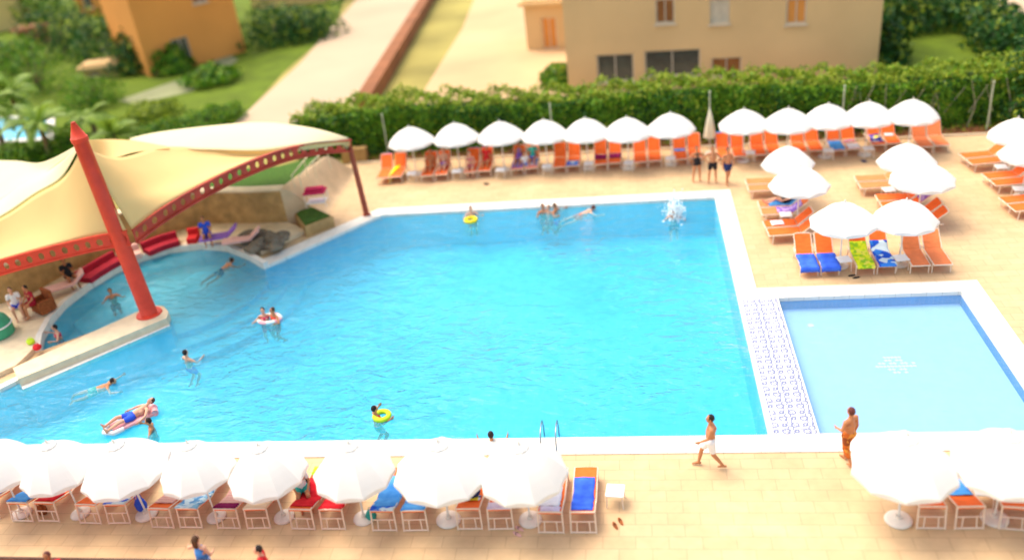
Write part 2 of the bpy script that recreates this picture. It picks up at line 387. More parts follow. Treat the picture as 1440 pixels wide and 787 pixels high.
def water_mat(name, body, absorb, dens, wave=1.0, cover=.0, rip=1.0):
    m = bpy.data.materials.new(name); m.use_nodes = True
    nt = m.node_tree; N = nt.nodes; L = nt.links; N.remove(N['Principled BSDF'])
    out = N['Material Output']
    tc = N.new('ShaderNodeTexCoord')
    tr = N.new('ShaderNodeBsdfTransparent'); gl = N.new('ShaderNodeBsdfGlossy'); gl.inputs['Roughness'].default_value = .04
    df = N.new('ShaderNodeBsdfDiffuse'); df.inputs['Color'].default_value = (*body, 1)
    fr = N.new('ShaderNodeFresnel'); fr.inputs['IOR'].default_value = 1.33
    # wind-broken ripples: stretched noise at two sizes
    mp = N.new('ShaderNodeMapping'); mp.inputs['Scale'].default_value = (1.0, 1.7, 1); mp.inputs['Rotation'].default_value[2] = .25
    L.new(tc.outputs['Object'], mp.inputs['Vector'])
    n1 = N.new('ShaderNodeTexNoise'); n1.inputs['Scale'].default_value = 1.15; n1.inputs['Detail'].default_value = 3; n1.inputs['Distortion'].default_value = .8
    n2 = N.new('ShaderNodeTexNoise'); n2.inputs['Scale'].default_value = 4.5; n2.inputs['Detail'].default_value = 3; n2.inputs['Distortion'].default_value = .5
    L.new(mp.outputs[0], n1.inputs['Vector']); L.new(mp.outputs[0], n2.inputs['Vector'])
    # where the surface is ruffled
    n3 = N.new('ShaderNodeTexNoise'); n3.inputs['Scale'].default_value = .11; n3.inputs['Detail'].default_value = 2
    L.new(tc.outputs['Object'], n3.inputs['Vector'])
    mr = N.new('ShaderNodeMapRange'); mr.inputs[1].default_value = .38; mr.inputs[2].default_value = .6; mr.inputs[3].default_value = .25; mr.inputs[4].default_value = 1
    L.new(n3.outputs['Fac'], mr.inputs[0])
    ad = N.new('ShaderNodeMath'); ad.operation = 'MULTIPLY_ADD'; ad.inputs[1].default_value = .35
    L.new(n2.outputs['Fac'], ad.inputs[0]); L.new(n1.outputs['Fac'], ad.inputs[2])
    bp = N.new('ShaderNodeBump'); bp.inputs['Distance'].default_value = .22*wave
    L.new(ad.outputs[0], bp.inputs['Height'])
    st = N.new('ShaderNodeMath'); st.operation = 'MULTIPLY'; st.inputs[1].default_value = rip; L.new(mr.outputs[0], st.inputs[0]); L.new(st.outputs[0], bp.inputs['Strength'])
    L.new(bp.outputs['Normal'], gl.inputs['Normal']); L.new(bp.outputs['Normal'], fr.inputs['Normal'])
    m1 = N.new('ShaderNodeMixShader'); m1.inputs[0].default_value = cover
    L.new(tr.outputs[0], m1.inputs[1]); L.new(df.outputs[0], m1.inputs[2])
    m2 = N.new('ShaderNodeMixShader'); L.new(fr.outputs[0], m2.inputs[0]); L.new(m1.outputs[0], m2.inputs[1]); L.new(gl.outputs[0], m2.inputs[2])
    L.new(m2.outputs[0], out.inputs['Surface'])
    va = N.new('ShaderNodeVolumeAbsorption'); va.inputs['Color'].default_value = (*absorb, 1); va.inputs['Density'].default_value = dens
    L.new(va.outputs[0], out.inputs['Volume'])
    return m
MT['water'] = water_mat('pool_water', (.055, .65, .93), (.055, .88, 1.0), .40, 1.5, .28, 1.0)
MT['kwater'] = water_mat('paddling_water', (.28, .58, .96), (.16, .68, 1.0), .40, .5, .20, .6)
def water(name, loop, depth, m):
    lp = offset_path(loop, .015)   # sides just inside the wall skin
    if abs(area(lp)) < abs(area(loop)): lp = offset_path(loop, -.015)
    bm = bmesh.new(); poly_prism(bm, lp, depth-.02, WZ)
    o = from_bm(name, bm, m); o['kind'] = 'structure'; return o
water('pool_water', main, -1.7, MT['water'])
water('paddling_pool_water', kid, -.45, MT['kwater'])

# coping, one run per side
CT = .035
def seg(name, a, b, w, z1=CT, m=None, ext0=0, ext1=0, z0=-.30):
    a = Vector(a[:2]); b = Vector(b[:2]); t = (b-a).normalized(); n = Vector((t.y, -t.x))
    a = a - t*ext0; b = b + t*ext1
    o = band(name, [a, b], [a+n*w, b+n*w], -.0 if z0 is None else z0, z1, m or MT['coping']); o['kind'] = 'structure'; return o
CWD = .72
m_ = main
# path travelling with the water on the left -> coping on the right of travel
o_path = [m_[1], m_[0]]
def cband(name, path, w, z1=CT, side=1):
    b = offset_path(path, w*side, closed=False)
    o = band(name, path, b, -.12, z1, MT['coping']); o['kind'] = 'structure'
cband('coping', [Vector((xW-1, yS-.0)), Vector((kx1+CWD, yS))], CWD)                       # south side, both pools
cband('coping', [Vector((xE, yS+.003)), Vector((xE, yN)), Vector((m_[3].x, yN)), m_[4]], .62 if False else CWD, CT+.002)
kN = [Vector((kx1, ky0+.003)), Vector((kx1, ky1)), Vector((xE+CWD+.003, ky1))]
cband('coping', kN, CWD, CT+.004)
# white lip round the cove and along the left
cb = [m_[4]] + m_[5:16]
o = band('cove_kerb', cb, offset_path(cb, .22, closed=False), -.12, .20, MT['coping']); o['kind'] = 'structure'
lf = [Wp(30, 537), Wp(0, 552), m_[-1]]
o = band('cove_kerb', lf, offset_path(lf, .3, closed=False), -.12, .04, MT['coping']); o['kind'] = 'structure'
# ornamented walkway between the pools
o = band('ornament_walkway', [Vector((xE+.14, yS+.006)), Vector((xE+.14, ky1+.0))], [Vector((kx0-.06, yS+.006)), Vector((kx0-.06, ky1+.0))], -.1, CT+.008, MT['ornament']); o['kind'] = 'structure'
o = band('coping', [Vector((kx0-.05, yS+.006)), Vector((kx0-.05, ky1))], [Vector((kx0, yS+.006)), Vector((kx0, ky1))], -.12, CT+.003, MT['coping']); o['kind'] = 'structure'
o = band('coping', [Vector((xE+CWD+.005, ky1+.003)), Vector((xE+CWD+.005, ky1+CWD))], [Vector((kx0+.02, ky1+.003)), Vector((kx0+.02, ky1+CWD))], 0.001, CT+.001, MT['coping']); o['kind'] = 'structure'
# raised ledge (peninsula) between cove and main pool
LZ = .22
lp = [P(18, 517, LZ), P(120, 471, LZ), P(213, 429, LZ), P(230, 430, LZ), P(237, 438, LZ), P(234, 447, LZ), P(130, 490, LZ), P(25, 533, LZ)]
bm = bmesh.new(); poly_prism(bm, [p.to_2d() for p in lp], WZ-.06, LZ)
o = from_bm('pool_ledge', bm, MT['ledge']); o['kind'] = 'structure'
bm = bmesh.new(); poly_prism(bm, [p.to_2d() for p in lp], -1.7, WZ-.061)
o = from_bm('pool_ledge_footing', bm, MT['pool_wall']); o['kind'] = 'structure'
bm = bmesh.new()
for i in (4, 5, 6): pass
o = band('ledge_foot', [Wp(30, 538), Wp(234, 454)], [Wp(32, 548), Wp(240, 458)], -.22, WZ+.03, MT['coping']); o['kind'] = 'structure'
# the mosaic on the paddling pool floor
bm = bmesh.new(); c0 = P(1259, 513, -.45)
for i in range(11):
    for j in range(6):
        u = (i-5)/5; v = (j-2.5)/2.5
        if (abs(u)+abs(v)*.7 < 1.15) and ((i*7+j*5+i*j) % 3 != 0):
            box(bm, (c0.x+u*.55, c0.y+v*.40, -.444), (.10, .10, .012), Matrix.Rotation((i+j)*.5, 3, 'Z'))
mo = from_bm('floor_mosaic', bm, MT['white']); meta(mo, 'small white mosaic flower laid on the floor of the paddling pool', 'mosaic')
bm = bmesh.new(); lathe(bm, [(0, .03), (.10, .028), (.12, 0)], 16); q = P(1140, 458, -.45)
dr = from_bm('pool_drain', bm, MT['white']); dr.location = (q.x, q.y, -.449); meta(dr, 'small round white drain cover on the paddling pool floor', 'drain')

# ------------------------------------------------------------------ parasols
def canopy_bm(r, z_rim, z_top, n=10, sub=6, rings=8, val=.13, scal=.12):
    bm = bmesh.new(); N_ = n*sub; R = []
    top = bm.verts.new((0, 0, z_top))
    for i in range(1, rings+1):
        t = i/rings; ring = []
        for k in range(N_):
            a = 2*PI*k/N_; u = (k % sub)/sub; sag = math.sin(PI*u)
            rr = r*t*(1 - .075*sag*t); z = z_top - (z_top-z_rim)*(t**1.75) - .05*sag*t*(1-t)*2 + .035*sag*t**3
            ring.append(bm.verts.new((rr*math.cos(a), rr*math.sin(a), z)))
        R.append(ring)
    ring = []
    for k in range(N_):
        a = 2*PI*k/N_; u = (k % sub)/sub; sag = math.sin(PI*u)
        rr = r*(1-.075*sag)*1.005
        ring.append(bm.verts.new((rr*math.cos(a), rr*math.sin(a), z_rim - val + .035*sag + scal*(1-sag)*.6)))
    R.append(ring)
    for k in range(N_): bm.faces.new((top, R[0][k], R[0][(k+1) % N_]))
    for a_, b_ in zip(R, R[1:]):
        for k in range(N_): bm.faces.new((a_[k], b_[k], b_[(k+1) % N_], a_[(k+1) % N_]))
    bmesh.ops.recalc_face_normals(bm, faces=bm.faces)
    bmesh.ops.solidify(bm, geom=bm.faces[:], thickness=.008)
    return bm
ZR, ZT = 1.75, 2.58
def make_parasol(ribs, ZR, ZT):
    root = empty('parasol')
    c = from_bm('canopy', canopy_bm(1.12, ZR, ZT), MT['umb'], root, smooth=False)
    bm = canopy_bm(.24, ZT-.06, ZT+.05, val=.04); from_bm('vent_cap', bm, MT['umb'], root)
    bm = bmesh.new(); lathe(bm, [(.0, ZT+.16), (.022, ZT+.13), (.03, ZT+.10), (.015, ZT+.05)], 12); from_bm('finial', bm, MT['pole'], root)
    bm = bmesh.new(); tube(bm, [(0, 0, .1), (0, 0, ZT-.03)], .026, 10); from_bm('pole', bm, MT['pole'], root, True)
    bm = bmesh.new(); lathe(bm, [(0, .09), (.05, .09), (.05, .16), (.075, .16), (.075, .10), (.24, .075), (.29, .05), (.30, .02), (.29, 0), (0, 0)], 28); from_bm('base', bm, MT['base'], root)
    if ribs:
        for k in range(10):
            a = 2*PI*k/10; bm = bmesh.new()
            tube(bm, [(0, 0, ZT-.08), (.55*math.cos(a), .55*math.sin(a), ZR+.50), (1.09*math.cos(a), 1.09*math.sin(a), ZR-.02)], .009, 5)
            tube(bm, [(0, 0, ZR+.15), (.6*math.cos(a), .6*math.sin(a), ZR+.48)], .007, 5)
            from_bm('rib', bm, MT['pole'], root)
    return root
pf = make_parasol(True, 1.60, 2.50); pb = make_parasol(False, 1.75, 2.48); reg(None)
used = {}
def inst(proto, loc, rz, label, cat, group, sc=1.0):
    o = proto if not used.get(proto.name) else copy_tree(proto)
    used[proto.name] = True
    o.location = loc; o.rotation_euler = (0, 0, rz); o.scale = (sc, sc, 1.0 if isinstance(sc, float) and sc < 1.01 else 1.0)
    meta(o, label, cat, group); return o
gF = 'white parasols in the front row'; gB = 'white parasols in the back row'; gM = 'white parasols among the middle loungers'
ordn = ['first', 'second', 'third', 'fourth', 'fifth', 'sixth', 'seventh', 'eighth', 'ninth', 'tenth', 'eleventh', 'twelfth']
front = [(31, 722, 1.0, 'white front parasol at the left edge of the photo, cut by the frame'),
         (114, 722, .97, 'white front parasol beside the edge one, over the orange lounger with a blue towel'),
         (207, 723, 1.12, 'large white front parasol below the pink float, third from the left'),
         (305, 727, .95, 'white front parasol above the pale blue floral towel, fourth from the left'),
         (400, 727, .99, 'white front parasol above the pink and beige towels'),
         (512, 729, 1.0, 'white front parasol above the red towel loungers'),
         (631, 731, 1.16, 'large white front parasol between the blue towels and the swimmer at the pool edge'),
         (746, 731, 1.07, 'white front parasol beside the pool ladder, nearest to the lounger with the royal blue towel'),
         (1263, 731, 1.13, 'largest white parasol, beside the person in orange trousers'),
         (1398, 729, 1.12, 'large white parasol in the bottom right corner, cut by the frame')]
for i, (x, y, s, lab) in enumerate(front):
    q = P(x, y, 0); o = inst(pf, q, random.uniform(0, .7), lab, 'parasol', gF); o.rotation_euler.x = random.uniform(-.035, .035); o.rotation_euler.y = random.uniform(-.04, .04); o.scale = (s*.94, s*.94, 1)
back = [(578, 198), (641, 193), (704, 191), (766, 189), (824, 187), (882, 186), (943, 180), (1046, 175), (1108, 174), (1164, 168), (1221, 165), (1282, 162)]
bl = ['above the lounger with the yellow towel, first from the left', 'over the two people reclining, second from the left', 'beside the hanging blue and red towel, third from the left', 'over the family sitting on colourful towels, fourth from the left',
      'over the white and blue foot towel, fifth from the left', 'over the loungers with the maroon towel, sixth from the left', 'left of the closed parasol, seventh from the left', 'right of the closed parasol, over the pair of blue towels', 'behind the middle parasols, ninth from the left',
      'over the rainbow striped towel, third from the right', 'over the navy and yellow towel, second from the right', 'at the right end of the back row']
for (x, y), l in zip(back, bl):
    q = P(x, y, ZR+.05); inst(pb, (q.x, q.y, 0), random.uniform(0, .7), 'white parasol by the hedge ' + l, 'parasol', gB, 1.0).scale = (1.05, 1.05, 1)
mid = [(1108, 229, 1.06, 'white parasol beside the orange pair at the pool corner, farther of two overlapping'),
       (1124, 259, 1.16, 'white parasol above the person lying on a blue towel, nearer of two overlapping'),
       (1186, 311, 1.17, 'white parasol above the lounger pair with a royal blue towel, left of two touching'),
       (1272, 308, 1.12, 'white parasol above the lounger with the lime towel, right of two touching'),
       (1275, 226, 1.12, 'white parasol over the purple towel, upper left of an overlapping pair'),
       (1297, 252, 1.20, 'white parasol over open paving, lower right of an overlapping pair'),
       (1428, 190, 1.06, 'white parasol at the right edge beside the far lounger pair'),
       (1447, 217, 1.1, 'white parasol half cut by the right edge of the frame')]
for x, y, s, l in mid:
    q = P(x, y, ZR+.05); o = inst(pb, (q.x, q.y, 0), random.uniform(0, .7), l, 'parasol', gM); o.scale = (s*.9, s*.9, 1)
# closed parasol
cp = empty('parasol', P(998, 216, 0)); cp.scale = (.85, .85, .80); meta(cp, 'closed cream parasol with folded canopy standing by the hedge', 'parasol')
bm = bmesh.new(); n = 24; rings = []
for t in [0, .05, .15, .3, .5, .7, .85, 1]:
    z = 2.75 - 1.7*t; rr = .03 + .26*t**.7; ring = []
    for k in range(n):
        a = 2*PI*k/n; r2 = rr*(1+.28*math.cos(6*a)*(t**.5)); ring.append(bm.verts.new((r2*math.cos(a), r2*math.sin(a), z)))
    rings.append(ring)
for a_, b_ in zip(rings, rings[1:]):
    for k in range(n): bm.faces.new((a_[k], b_[k], b_[(k+1) % n], a_[(k+1) % n]))
bm.faces.new(rings[0]); bmesh.ops.recalc_face_normals(bm, faces=bm.faces); from_bm('folded_canopy', bm, MT['umb_old'], cp, True)
bm = bmesh.new(); tube(bm, [(0, 0, .05), (0, 0, 2.9)], .026, 10); from_bm('pole', bm, MT['pole'], cp)
bm = bmesh.new(); lathe(bm, [(0, .09), (.24, .08), (.29, 0)], 24); from_bm('base', bm, MT['base'], cp)

# ------------------------------------------------------------------ loungers
SZ = .36
def lounger(kind, fabric):
    """feet at -Y, head at +Y; 'high' = backrest raised, 'low' = gently raised with tall rear frame, 'flat'"""
    ang = {'high': 52, 'low': 19, 'flat': 10, 'mid': 40}[kind]; a = R_(ang); w = .30
    hb = .25; Lb = .74
    ty = hb + Lb*math.cos(a); tz = SZ + Lb*math.sin(a)
    root = empty('sun_lounger')
    bm = bmesh.new()
    for s in (-1, 1): tube(bm, [(s*w, -.97, SZ), (s*w, hb+.05, SZ)], .022, 7)
    tube(bm, [(-w, -.97, SZ), (w, -.97, SZ)], .022, 7)
    tube(bm, [(-w, hb, SZ-.002), (w, hb, SZ-.002)], .018, 7)
    from_bm('frame', bm, MT['plastic'], root)
    bm = bmesh.new()
    for s in (-1, 1): tube(bm, [(s*w, hb, SZ+.03), (s*w, ty, tz+.03)], .02, 7)
    tube(bm, [(-w, ty, tz+.03), (-w*.6, ty+.02, tz+.055), (w*.6, ty+.02, tz+.055), (w, ty, tz+.03)], .022, 7)
    from_bm('backrest_frame', bm, MT['plastic'], root)
    for s in (-1, 1):
        bm = bmesh.new(); tube(bm, [(s*w, -.80, SZ), (s*w*1.02, -.84, 0)], .021, 7); from_bm('leg', bm, MT['plastic'], root)
        bm = bmesh.new()
        if kind == 'low': tube(bm, [(s*w, ty-.03, tz), (s*w*1.05, ty+.07, 0)], .022, 7)
        else: tube(bm, [(s*w, hb+.25, SZ+.0), (s*w*1.02, hb+.33, 0)], .021, 7); tube(bm, [(s*w, hb+.05, SZ), (s*w, hb+.45, SZ)], .02, 7)
        from_bm('leg', bm, MT['plastic'], root)
    bm = bmesh.new()
    if kind == 'low':
        tube(bm, [(-w*1.05, ty+.07, .03), (w*1.05, ty+.07, .03)], .022, 7)
        tube(bm, [(-w*.5, ty+.02, .33), (-w*.55, ty+.06, .03)], .016, 6); tube(bm, [(w*.5, ty+.02, .33), (w*.55, ty+.06, .03)], .016, 6)
        tube(bm, [(-w, ty+.02, .34), (w, ty+.02, .34)], .016, 6)
    else: tube(bm, [(-w, hb+.29, .18), (w, hb+.29, .18)], .016, 6)
    from_bm('cross_bar', bm, MT['plastic'], root)
    def pad(y0, z0, y1, z1, wd, nseg=8):
        bm = bmesh.new(); v = []
        for i in range(nseg+1):
            t = i/nseg; row = []
            for j in range(5):
                x = (j/4-.5)*2*wd
                z = z0+(z1-z0)*t + .035 - .018*math.sin(PI*t)*(1-(x/wd)**2) + .006*math.sin(i*2.4+j)
                row.append(bm.verts.new((x, y0+(y1-y0)*t, z)))
            v.append(row)
        for i in range(nseg):
            for j in range(4): bm.faces.new((v[i][j], v[i][j+1], v[i+1][j+1], v[i+1][j]))
        bmesh.ops.recalc_face_normals(bm, faces=bm.faces)
        bmesh.ops.solidify(bm, geom=bm.faces[:], thickness=.07 if kind == 'low' else .04)
        return bm
    from_bm('seat', pad(-.95, SZ, hb-.01, SZ, .285), fabric, root)
    from_bm('backrest', pad(hb+.01, SZ+.01, ty-.02, tz+.01, .285), fabric, root)
    return root, dict(ang=a, hb=hb, ty=ty, tz=tz)
PR = {}
for k in ('high', 'low', 'mid'):
    if k == 'low': _pl = MT['plastic']; MT['plastic'] = mat('cream_plastic_frame', (.80, .64, .50), .5, .06, 5)
    PR[k] = lounger(k, MT['orange'])
    if k == 'low': MT['plastic'] = _pl
PR['midf'] = lounger('mid', MT['orange_f'])
PR['highf'] = lounger('high', MT['orange_f'])
reg(None)
GL = {'b': 'loungers of the back row facing the pool', 'm': 'loungers of the middle group', 'f': 'loungers of the front row facing the pool', 'r': 'loungers at the right edge'}
LOUNGERS = {}
def put_lounger(key, kind, loc, rz, label, g):
    root, info = PR[kind]
    o = inst(root, (loc[0], loc[1], 0), rz, label, 'sun lounger', GL[g]); LOUNGERS[key] = (o.location.copy(), rz, info); return o
def lw(key, p):   # lounger-local to world
    loc, rz, info = LOUNGERS[key]; return Vector(loc) + Matrix.Rotation(rz, 3, 'Z') @ Vector(p)
DLT = {'b': .345, 'f': .40, 'm': .36, 'r': .36}
# back row pairs: foot pixel centre
bp_ = {'b1': (548, 259, 'pair with the yellow towel, leftmost in the back row'), 'b2': (611, 256, 'second back pair, with two people reclining'),
       'b3': (672, 251, 'third back pair, below the hanging blue towel'), 'b4': (738, 247, 'pair the family sits on, fourth pair of the back row'),
       'b5': (797, 244, 'fifth back pair, with a white and blue towel'), 'b6': (855, 240, 'sixth back pair, with maroon towels'),
       'b7': (911, 237, 'seventh back pair, plain orange'), 'b8': (968, 233, 'pair with one blue towel, behind the standing people'),
       'b9': (1030, 231, 'pair with two blue towels behind the standing people'), 'b10': (1079, 227, 'tenth back pair, plain, partly behind a middle parasol'),
       'b11': (1137, 223, 'bright plain pair left of the rainbow towel pair'), 'b12': (1189, 221, 'pair with pink and rainbow towels'),
       'b13': (1246, 213, 'pair with the navy and yellow towel'), 'b14': (1313, 216, 'faded plain pair at the right end of the back row')}
for k, (x, y, l) in bp_.items():
    q = P(x, y, 0)
    for s, nm in ((-1, 'left'), (1, 'right')):
        kd = 'highf' if k == 'b14' else 'high'
        put_lounger(k+nm[0], kd, (q.x + s*DLT['b'], q.y+.93 + (.05 if s > 0 else 0)), random.uniform(-.03, .03), '%s orange lounger of the %s' % (nm, l), 'b')
# front row: head end near the camera, rear foot bar pixel
fp = {'f0': (-30, 727, 'pair at the left edge of the photo'), 'f1': (54, 731, 'row, first full pair, with a small blue towel'), 'f2': (150, 734, 'pair with the hanging dark blue bag'),
      'f3': (252, 740, 'pair with the pale blue floral towel'), 'f4': (344, 741, 'pair with pink and beige towels'), 'f5': (450, 742, 'pair with the red towels'),
      'f6': (563, 744, 'pair with the sky blue towels'), 'f7': (682, 742, 'pair with the dark navy bag'), 'f8': (799, 747, 'row pair at its right end, near the white table'),
      'f9': (1334, 741, 'pair under the largest parasol at the right'), 'f10': (1458, 743, 'pair cut by the bottom right corner')}
for k, (x, y, l) in fp.items():
    q = P(x, y, 0)
    for s, nm in ((-1, 'left'), (1, 'right')):
        rz = PI + (.0 if k != 'f10' else -.15) + random.uniform(-.04, .04)
        put_lounger(k+nm[0], 'low', (q.x + s*DLT['f'], q.y+.97), rz, '%s orange lounger of the front %s' % (nm, l), 'f')
# middle group: side-on, foot to the left (rz=+90: local -Y -> world +X?) handled by rz
def pair_side(key, x, y, kind, l, g, rz, z=SZ):
    q = P(x, y, z); v = Matrix.Rotation(rz, 3, 'Z') @ Vector((1, 0, 0))
    for s, nm in ((-1, 'near'), (1, 'far')):
        kk = -s if v.y > 0 else s
        put_lounger(key+nm[0], kind, (q.x - kk*v.x*DLT[g]*(-1), q.y - kk*v.y*DLT[g]*(-1)), rz + random.uniform(-.03, .03), '%s orange lounger of the %s' % (nm, l), g)
RS = -PI/2      # head towards +X, feet towards the pool
pair_side('m1', 1083, 259, 'midf', 'pair at the pool corner, half under the far parasol', 'm', RS)
pair_side('m2', 1103, 291, 'midf', 'pair where a person lies on a blue towel', 'm', RS)
pair_side('m3', 1113, 319, 'mid', 'plain pair near the pool corner, feet to the pool', 'm', RS+.06)
pair_side('m7', 1240, 255, 'midf', 'plain pair left of the round white table', 'm', RS)
pair_side('m8', 1272, 282, 'mid', 'pair mostly hidden under the right touching parasol', 'm', RS)
pair_side('m9', 1292, 306, 'mid', 'pair wholly shaded by the right touching parasol', 'm', RS)
pair_side('r1', 1390, 221, 'mid', 'far pair at the right edge', 'r', RS+.1)
pair_side('r2', 1425, 250, 'mid', 'second pair at the right edge', 'r', RS+.1)
pair_side('r3', 1452, 284, 'mid', 'nearest pair at the right edge, cut by the frame', 'r', RS+.1)
def pair_front(key, x, y, kind, l, rz=0.0):
    q = P(x, y, 0)
    for s, nm in ((-1, 'left'), (1, 'right')):
        off = Matrix.Rotation(rz, 3, 'Z') @ Vector((s*DLT['m'], .93, 0))
        put_lounger(key+nm[0], kind, (q.x+off.x, q.y+off.y), rz, '%s orange lounger of the %s' % (nm, l), 'm')
pair_front('m4', 1153, 389, 'mid', 'middle pair with the royal blue towel at its foot')
pair_front('m5', 1232, 387, 'mid', 'middle pair with lime and blue towels')
pair_front('m6', 1309, 385, 'midf', 'middle plain pair above the paddling pool', .0)

# ------------------------------------------------------------------ towels and cloths
def towel(key, a, b, m, label, w=.27, x0=0.0, skew=0.0, name='towel', lift=.0, hang=.0, group=None):
    """cloth lying along the lounger from parameter a to b: 0 foot .. 1 hinge .. 2 head"""
    loc, rz, inf = LOUNGERS[key]
    n = 14; rows = []
    seed = random.random()*50
    def prof(t):
        if t <= 1: return -.95 + t*(inf['hb']+.95), SZ+.045
        u = t-1; return inf['hb'] + u*(inf['ty']-inf['hb']), SZ+.055 + u*(inf['tz']-SZ)
    v = []; f = []
    m_c = 7
    for i in range(n+1):
        t = a+(b-a)*i/n; y, z = prof(t)
        for j in range(m_c+1):
            x = (j/m_c-.5)*2*w; e = noise.noise(Vector((x*4+seed, y*3, 0)))*.035
            xx = x + x0 + skew*(i/n-.5) + noise.noise(Vector((seed, i*.4, j*.1)))*.03
            drop = 0
            if abs(xx) > .31: drop = (abs(xx)-.31)*1.2
            v.append((xx if abs(xx) < .34 else math.copysign(.34, xx), y, z + .012 + abs(e) + lift - drop))
    if hang:
        base = v[:m_c+1]; v2 = [(p[0], p[1]-.04, p[2]-hang) for p in base]; v = v2 + [(p[0], p[1]-.03, p[2]) for p in base] + v; n += 2
    for i in range(n):
        for j in range(m_c):
            q = i*(m_c+1)+j; f.append((q, q+1, q+m_c+2, q+m_c+1))
    bm = bmesh.new(); vs = [bm.verts.new(p) for p in v]
    for q in f: bm.faces.new([vs[i] for i in q])
    bmesh.ops.recalc_face_normals(bm, faces=bm.faces); bmesh.ops.solidify(bm, geom=bm.faces[:], thickness=.012)
    o = from_bm(name, bm, m, None, True); o.location = loc; o.rotation_euler = (0, 0, rz)
    meta(o, label, 'towel', group or 'towels spread on the loungers'); return o
T = towel
T('b1r', .0, 1.9, TW['yellow'], 'bright yellow towel laid slanting over the leftmost back lounger pair', skew=.5, x0=-.28, w=.25)
T('b1l', 1.0, 2.0, TW['purple'], 'purple patterned towel over the backrest of the leftmost back lounger', w=.25)
T('b3l', 1.0, 2.0, TW['skyblue'], 'blue towel on the backrest behind the seated person of the third back pair')
T('b3r', 1.2, 2.02, TW['bluered'], 'blue towel with a red stripe over a backrest of the third back pair')
T('b4l', .1, 1.9, TW['purple'], 'dusky purple towel under the left member of the family in the back row')
T('b4r', .1, 2.0, TW['colour'], 'multicoloured towel under the family in the back row')
T('b5r', -.02, .45, TW['bluewhite'], 'white and blue towel at the foot of the fifth back pair', w=.3, x0=-.05)
T('b6l', 1.1, 2.0, TW['pinkgreen'], 'pink, green and grey towel over the left backrest of the sixth back pair')
T('b6r', 1.15, 2.0, TW['pinkgreen'], 'pink, green and grey towel over the right backrest of the sixth back pair')
T('b6r', .45, .95, TW['maroon'], 'folded maroon towel across the seat of the right lounger, sixth back pair', w=.3)
T('b6l', .45, .95, TW['maroon'], 'folded maroon towel across the seat of the left lounger, sixth back pair', w=.3)
T('b8l', .8, 2.02, TW['skyblue'], 'blue towel on the lounger behind the standing woman in black')
T('b9l', 1.0, 2.05, TW['skyblue'], 'blue towel on the left backrest behind the middle standing person', w=.3)
T('b9r', 1.0, 2.03, TW['skyblue'], 'blue towel on the right backrest behind the rightmost standing person', w=.3)
T('b12l', .95, 2.0, TW['kids1'], 'pink, white and blue pictured towel over a back row backrest')
T('b12l', -.02, .9, TW['skyblue'], 'light blue towel on the seat below the pink pictured towel', w=.3)
T('b12r', .6, 2.0, TW['rainbow'], 'rainbow striped towel over a back row lounger')
T('b12r', -.02, .5, TW['white'], 'white towel on the foot of the rainbow towel lounger')
T('b13l', .2, 2.02, TW['navyyel'], 'navy and yellow patterned towel on a back row lounger')
T('b13r', .75, 1.1, TW['white'], 'small folded white towel on the lounger beside the navy and yellow one', w=.2)
T('m4l', -.02, .85, TW['blue'], 'royal blue towel on the left seat of the middle pair', w=.33, hang=.18)
T('m4r', -.02, .85, TW['blue'], 'royal blue towel on the right seat of the middle pair', w=.33, hang=.18)
T('m5l', -.02, 1.45, TW['lime'], 'lime and yellow patterned towel on a middle lounger', w=.3, hang=.1)
T('m5r', -.02, 1.45, TW['bluewhite'], 'deep blue and white patterned towel beside the lime towel', w=.3, hang=.05)
T('m2f', .5, 1.6, TW['purple'], 'lilac towel beside the person on the blue towel')
T('m2n', .3, 1.9, TW['skyblue'], 'blue towel under the person by the pool corner', w=.3)
T('f0l', .6, 1.6, TW['blue'], 'dark blue towel on the left lounger at the left edge')
T('f0r', .8, 1.9, TW['blue'], 'dark blue towel on the right lounger at the left edge')
T('f1l', 1.0, 2.0, TW['skyblue'], 'small blue towel at the head of the first full front pair', w=.31)
T('f2r', .6, 1.4, TW['skyblue'], 'crumpled sky blue towel on the front pair with the hanging bag')
T('f2l', .3, 1.1, TW['white'], 'cream towel on the front pair with the hanging bag')
T('f3l', .5, 1.6, TW['pink'], 'pale pink towel on the lounger left of the floral towel')
T('f3r', .3, 2.02, TW['floral'], 'pale blue floral towel on a front lounger', w=.32)
T('f4l', .2, 1.6, TW['pink'], 'pink striped towel on a front lounger', w=.33)
T('f4r', .2, 2.0, TW['beige'], 'beige towel on a front lounger', w=.32)
T('f5l', .4, 1.8, TW['red'], 'red towel on the left of the red towel pair', w=.32)
T('f5r', .6, 2.03, TW['red'], 'red towel on the right of the red towel pair', w=.32)
T('f6l', .3, 1.7, TW['skyblue'], 'large sky blue towel on the left of the blue towel pair', w=.34)
T('f6l', 1.72, 2.05, TW['bluewhite'], 'white towel with blue pattern at the head of the blue towel pair', w=.31, hang=0)
T('f6r', .5, 1.4, TW['skyblue'], 'sky blue towel on the right of the blue towel pair', w=.3)
T('f7r', 1.55, 2.08, TW['lilac'], 'lilac towel hung over the backrest beside the dark navy bag', w=.3)
T('f8l', .6, 1.6, TW['white'], 'white towel on the lounger left of the royal blue towel', w=.3, x0=.08)
T('f8r', .35, 1.9, TW['blue'], 'royal blue towel on the rightmost front lounger', w=.27, x0=.02)
T('f9r', .6, 1.2, TW['skyblue'], 'blue towel corner showing from under the largest parasol', w=.26)

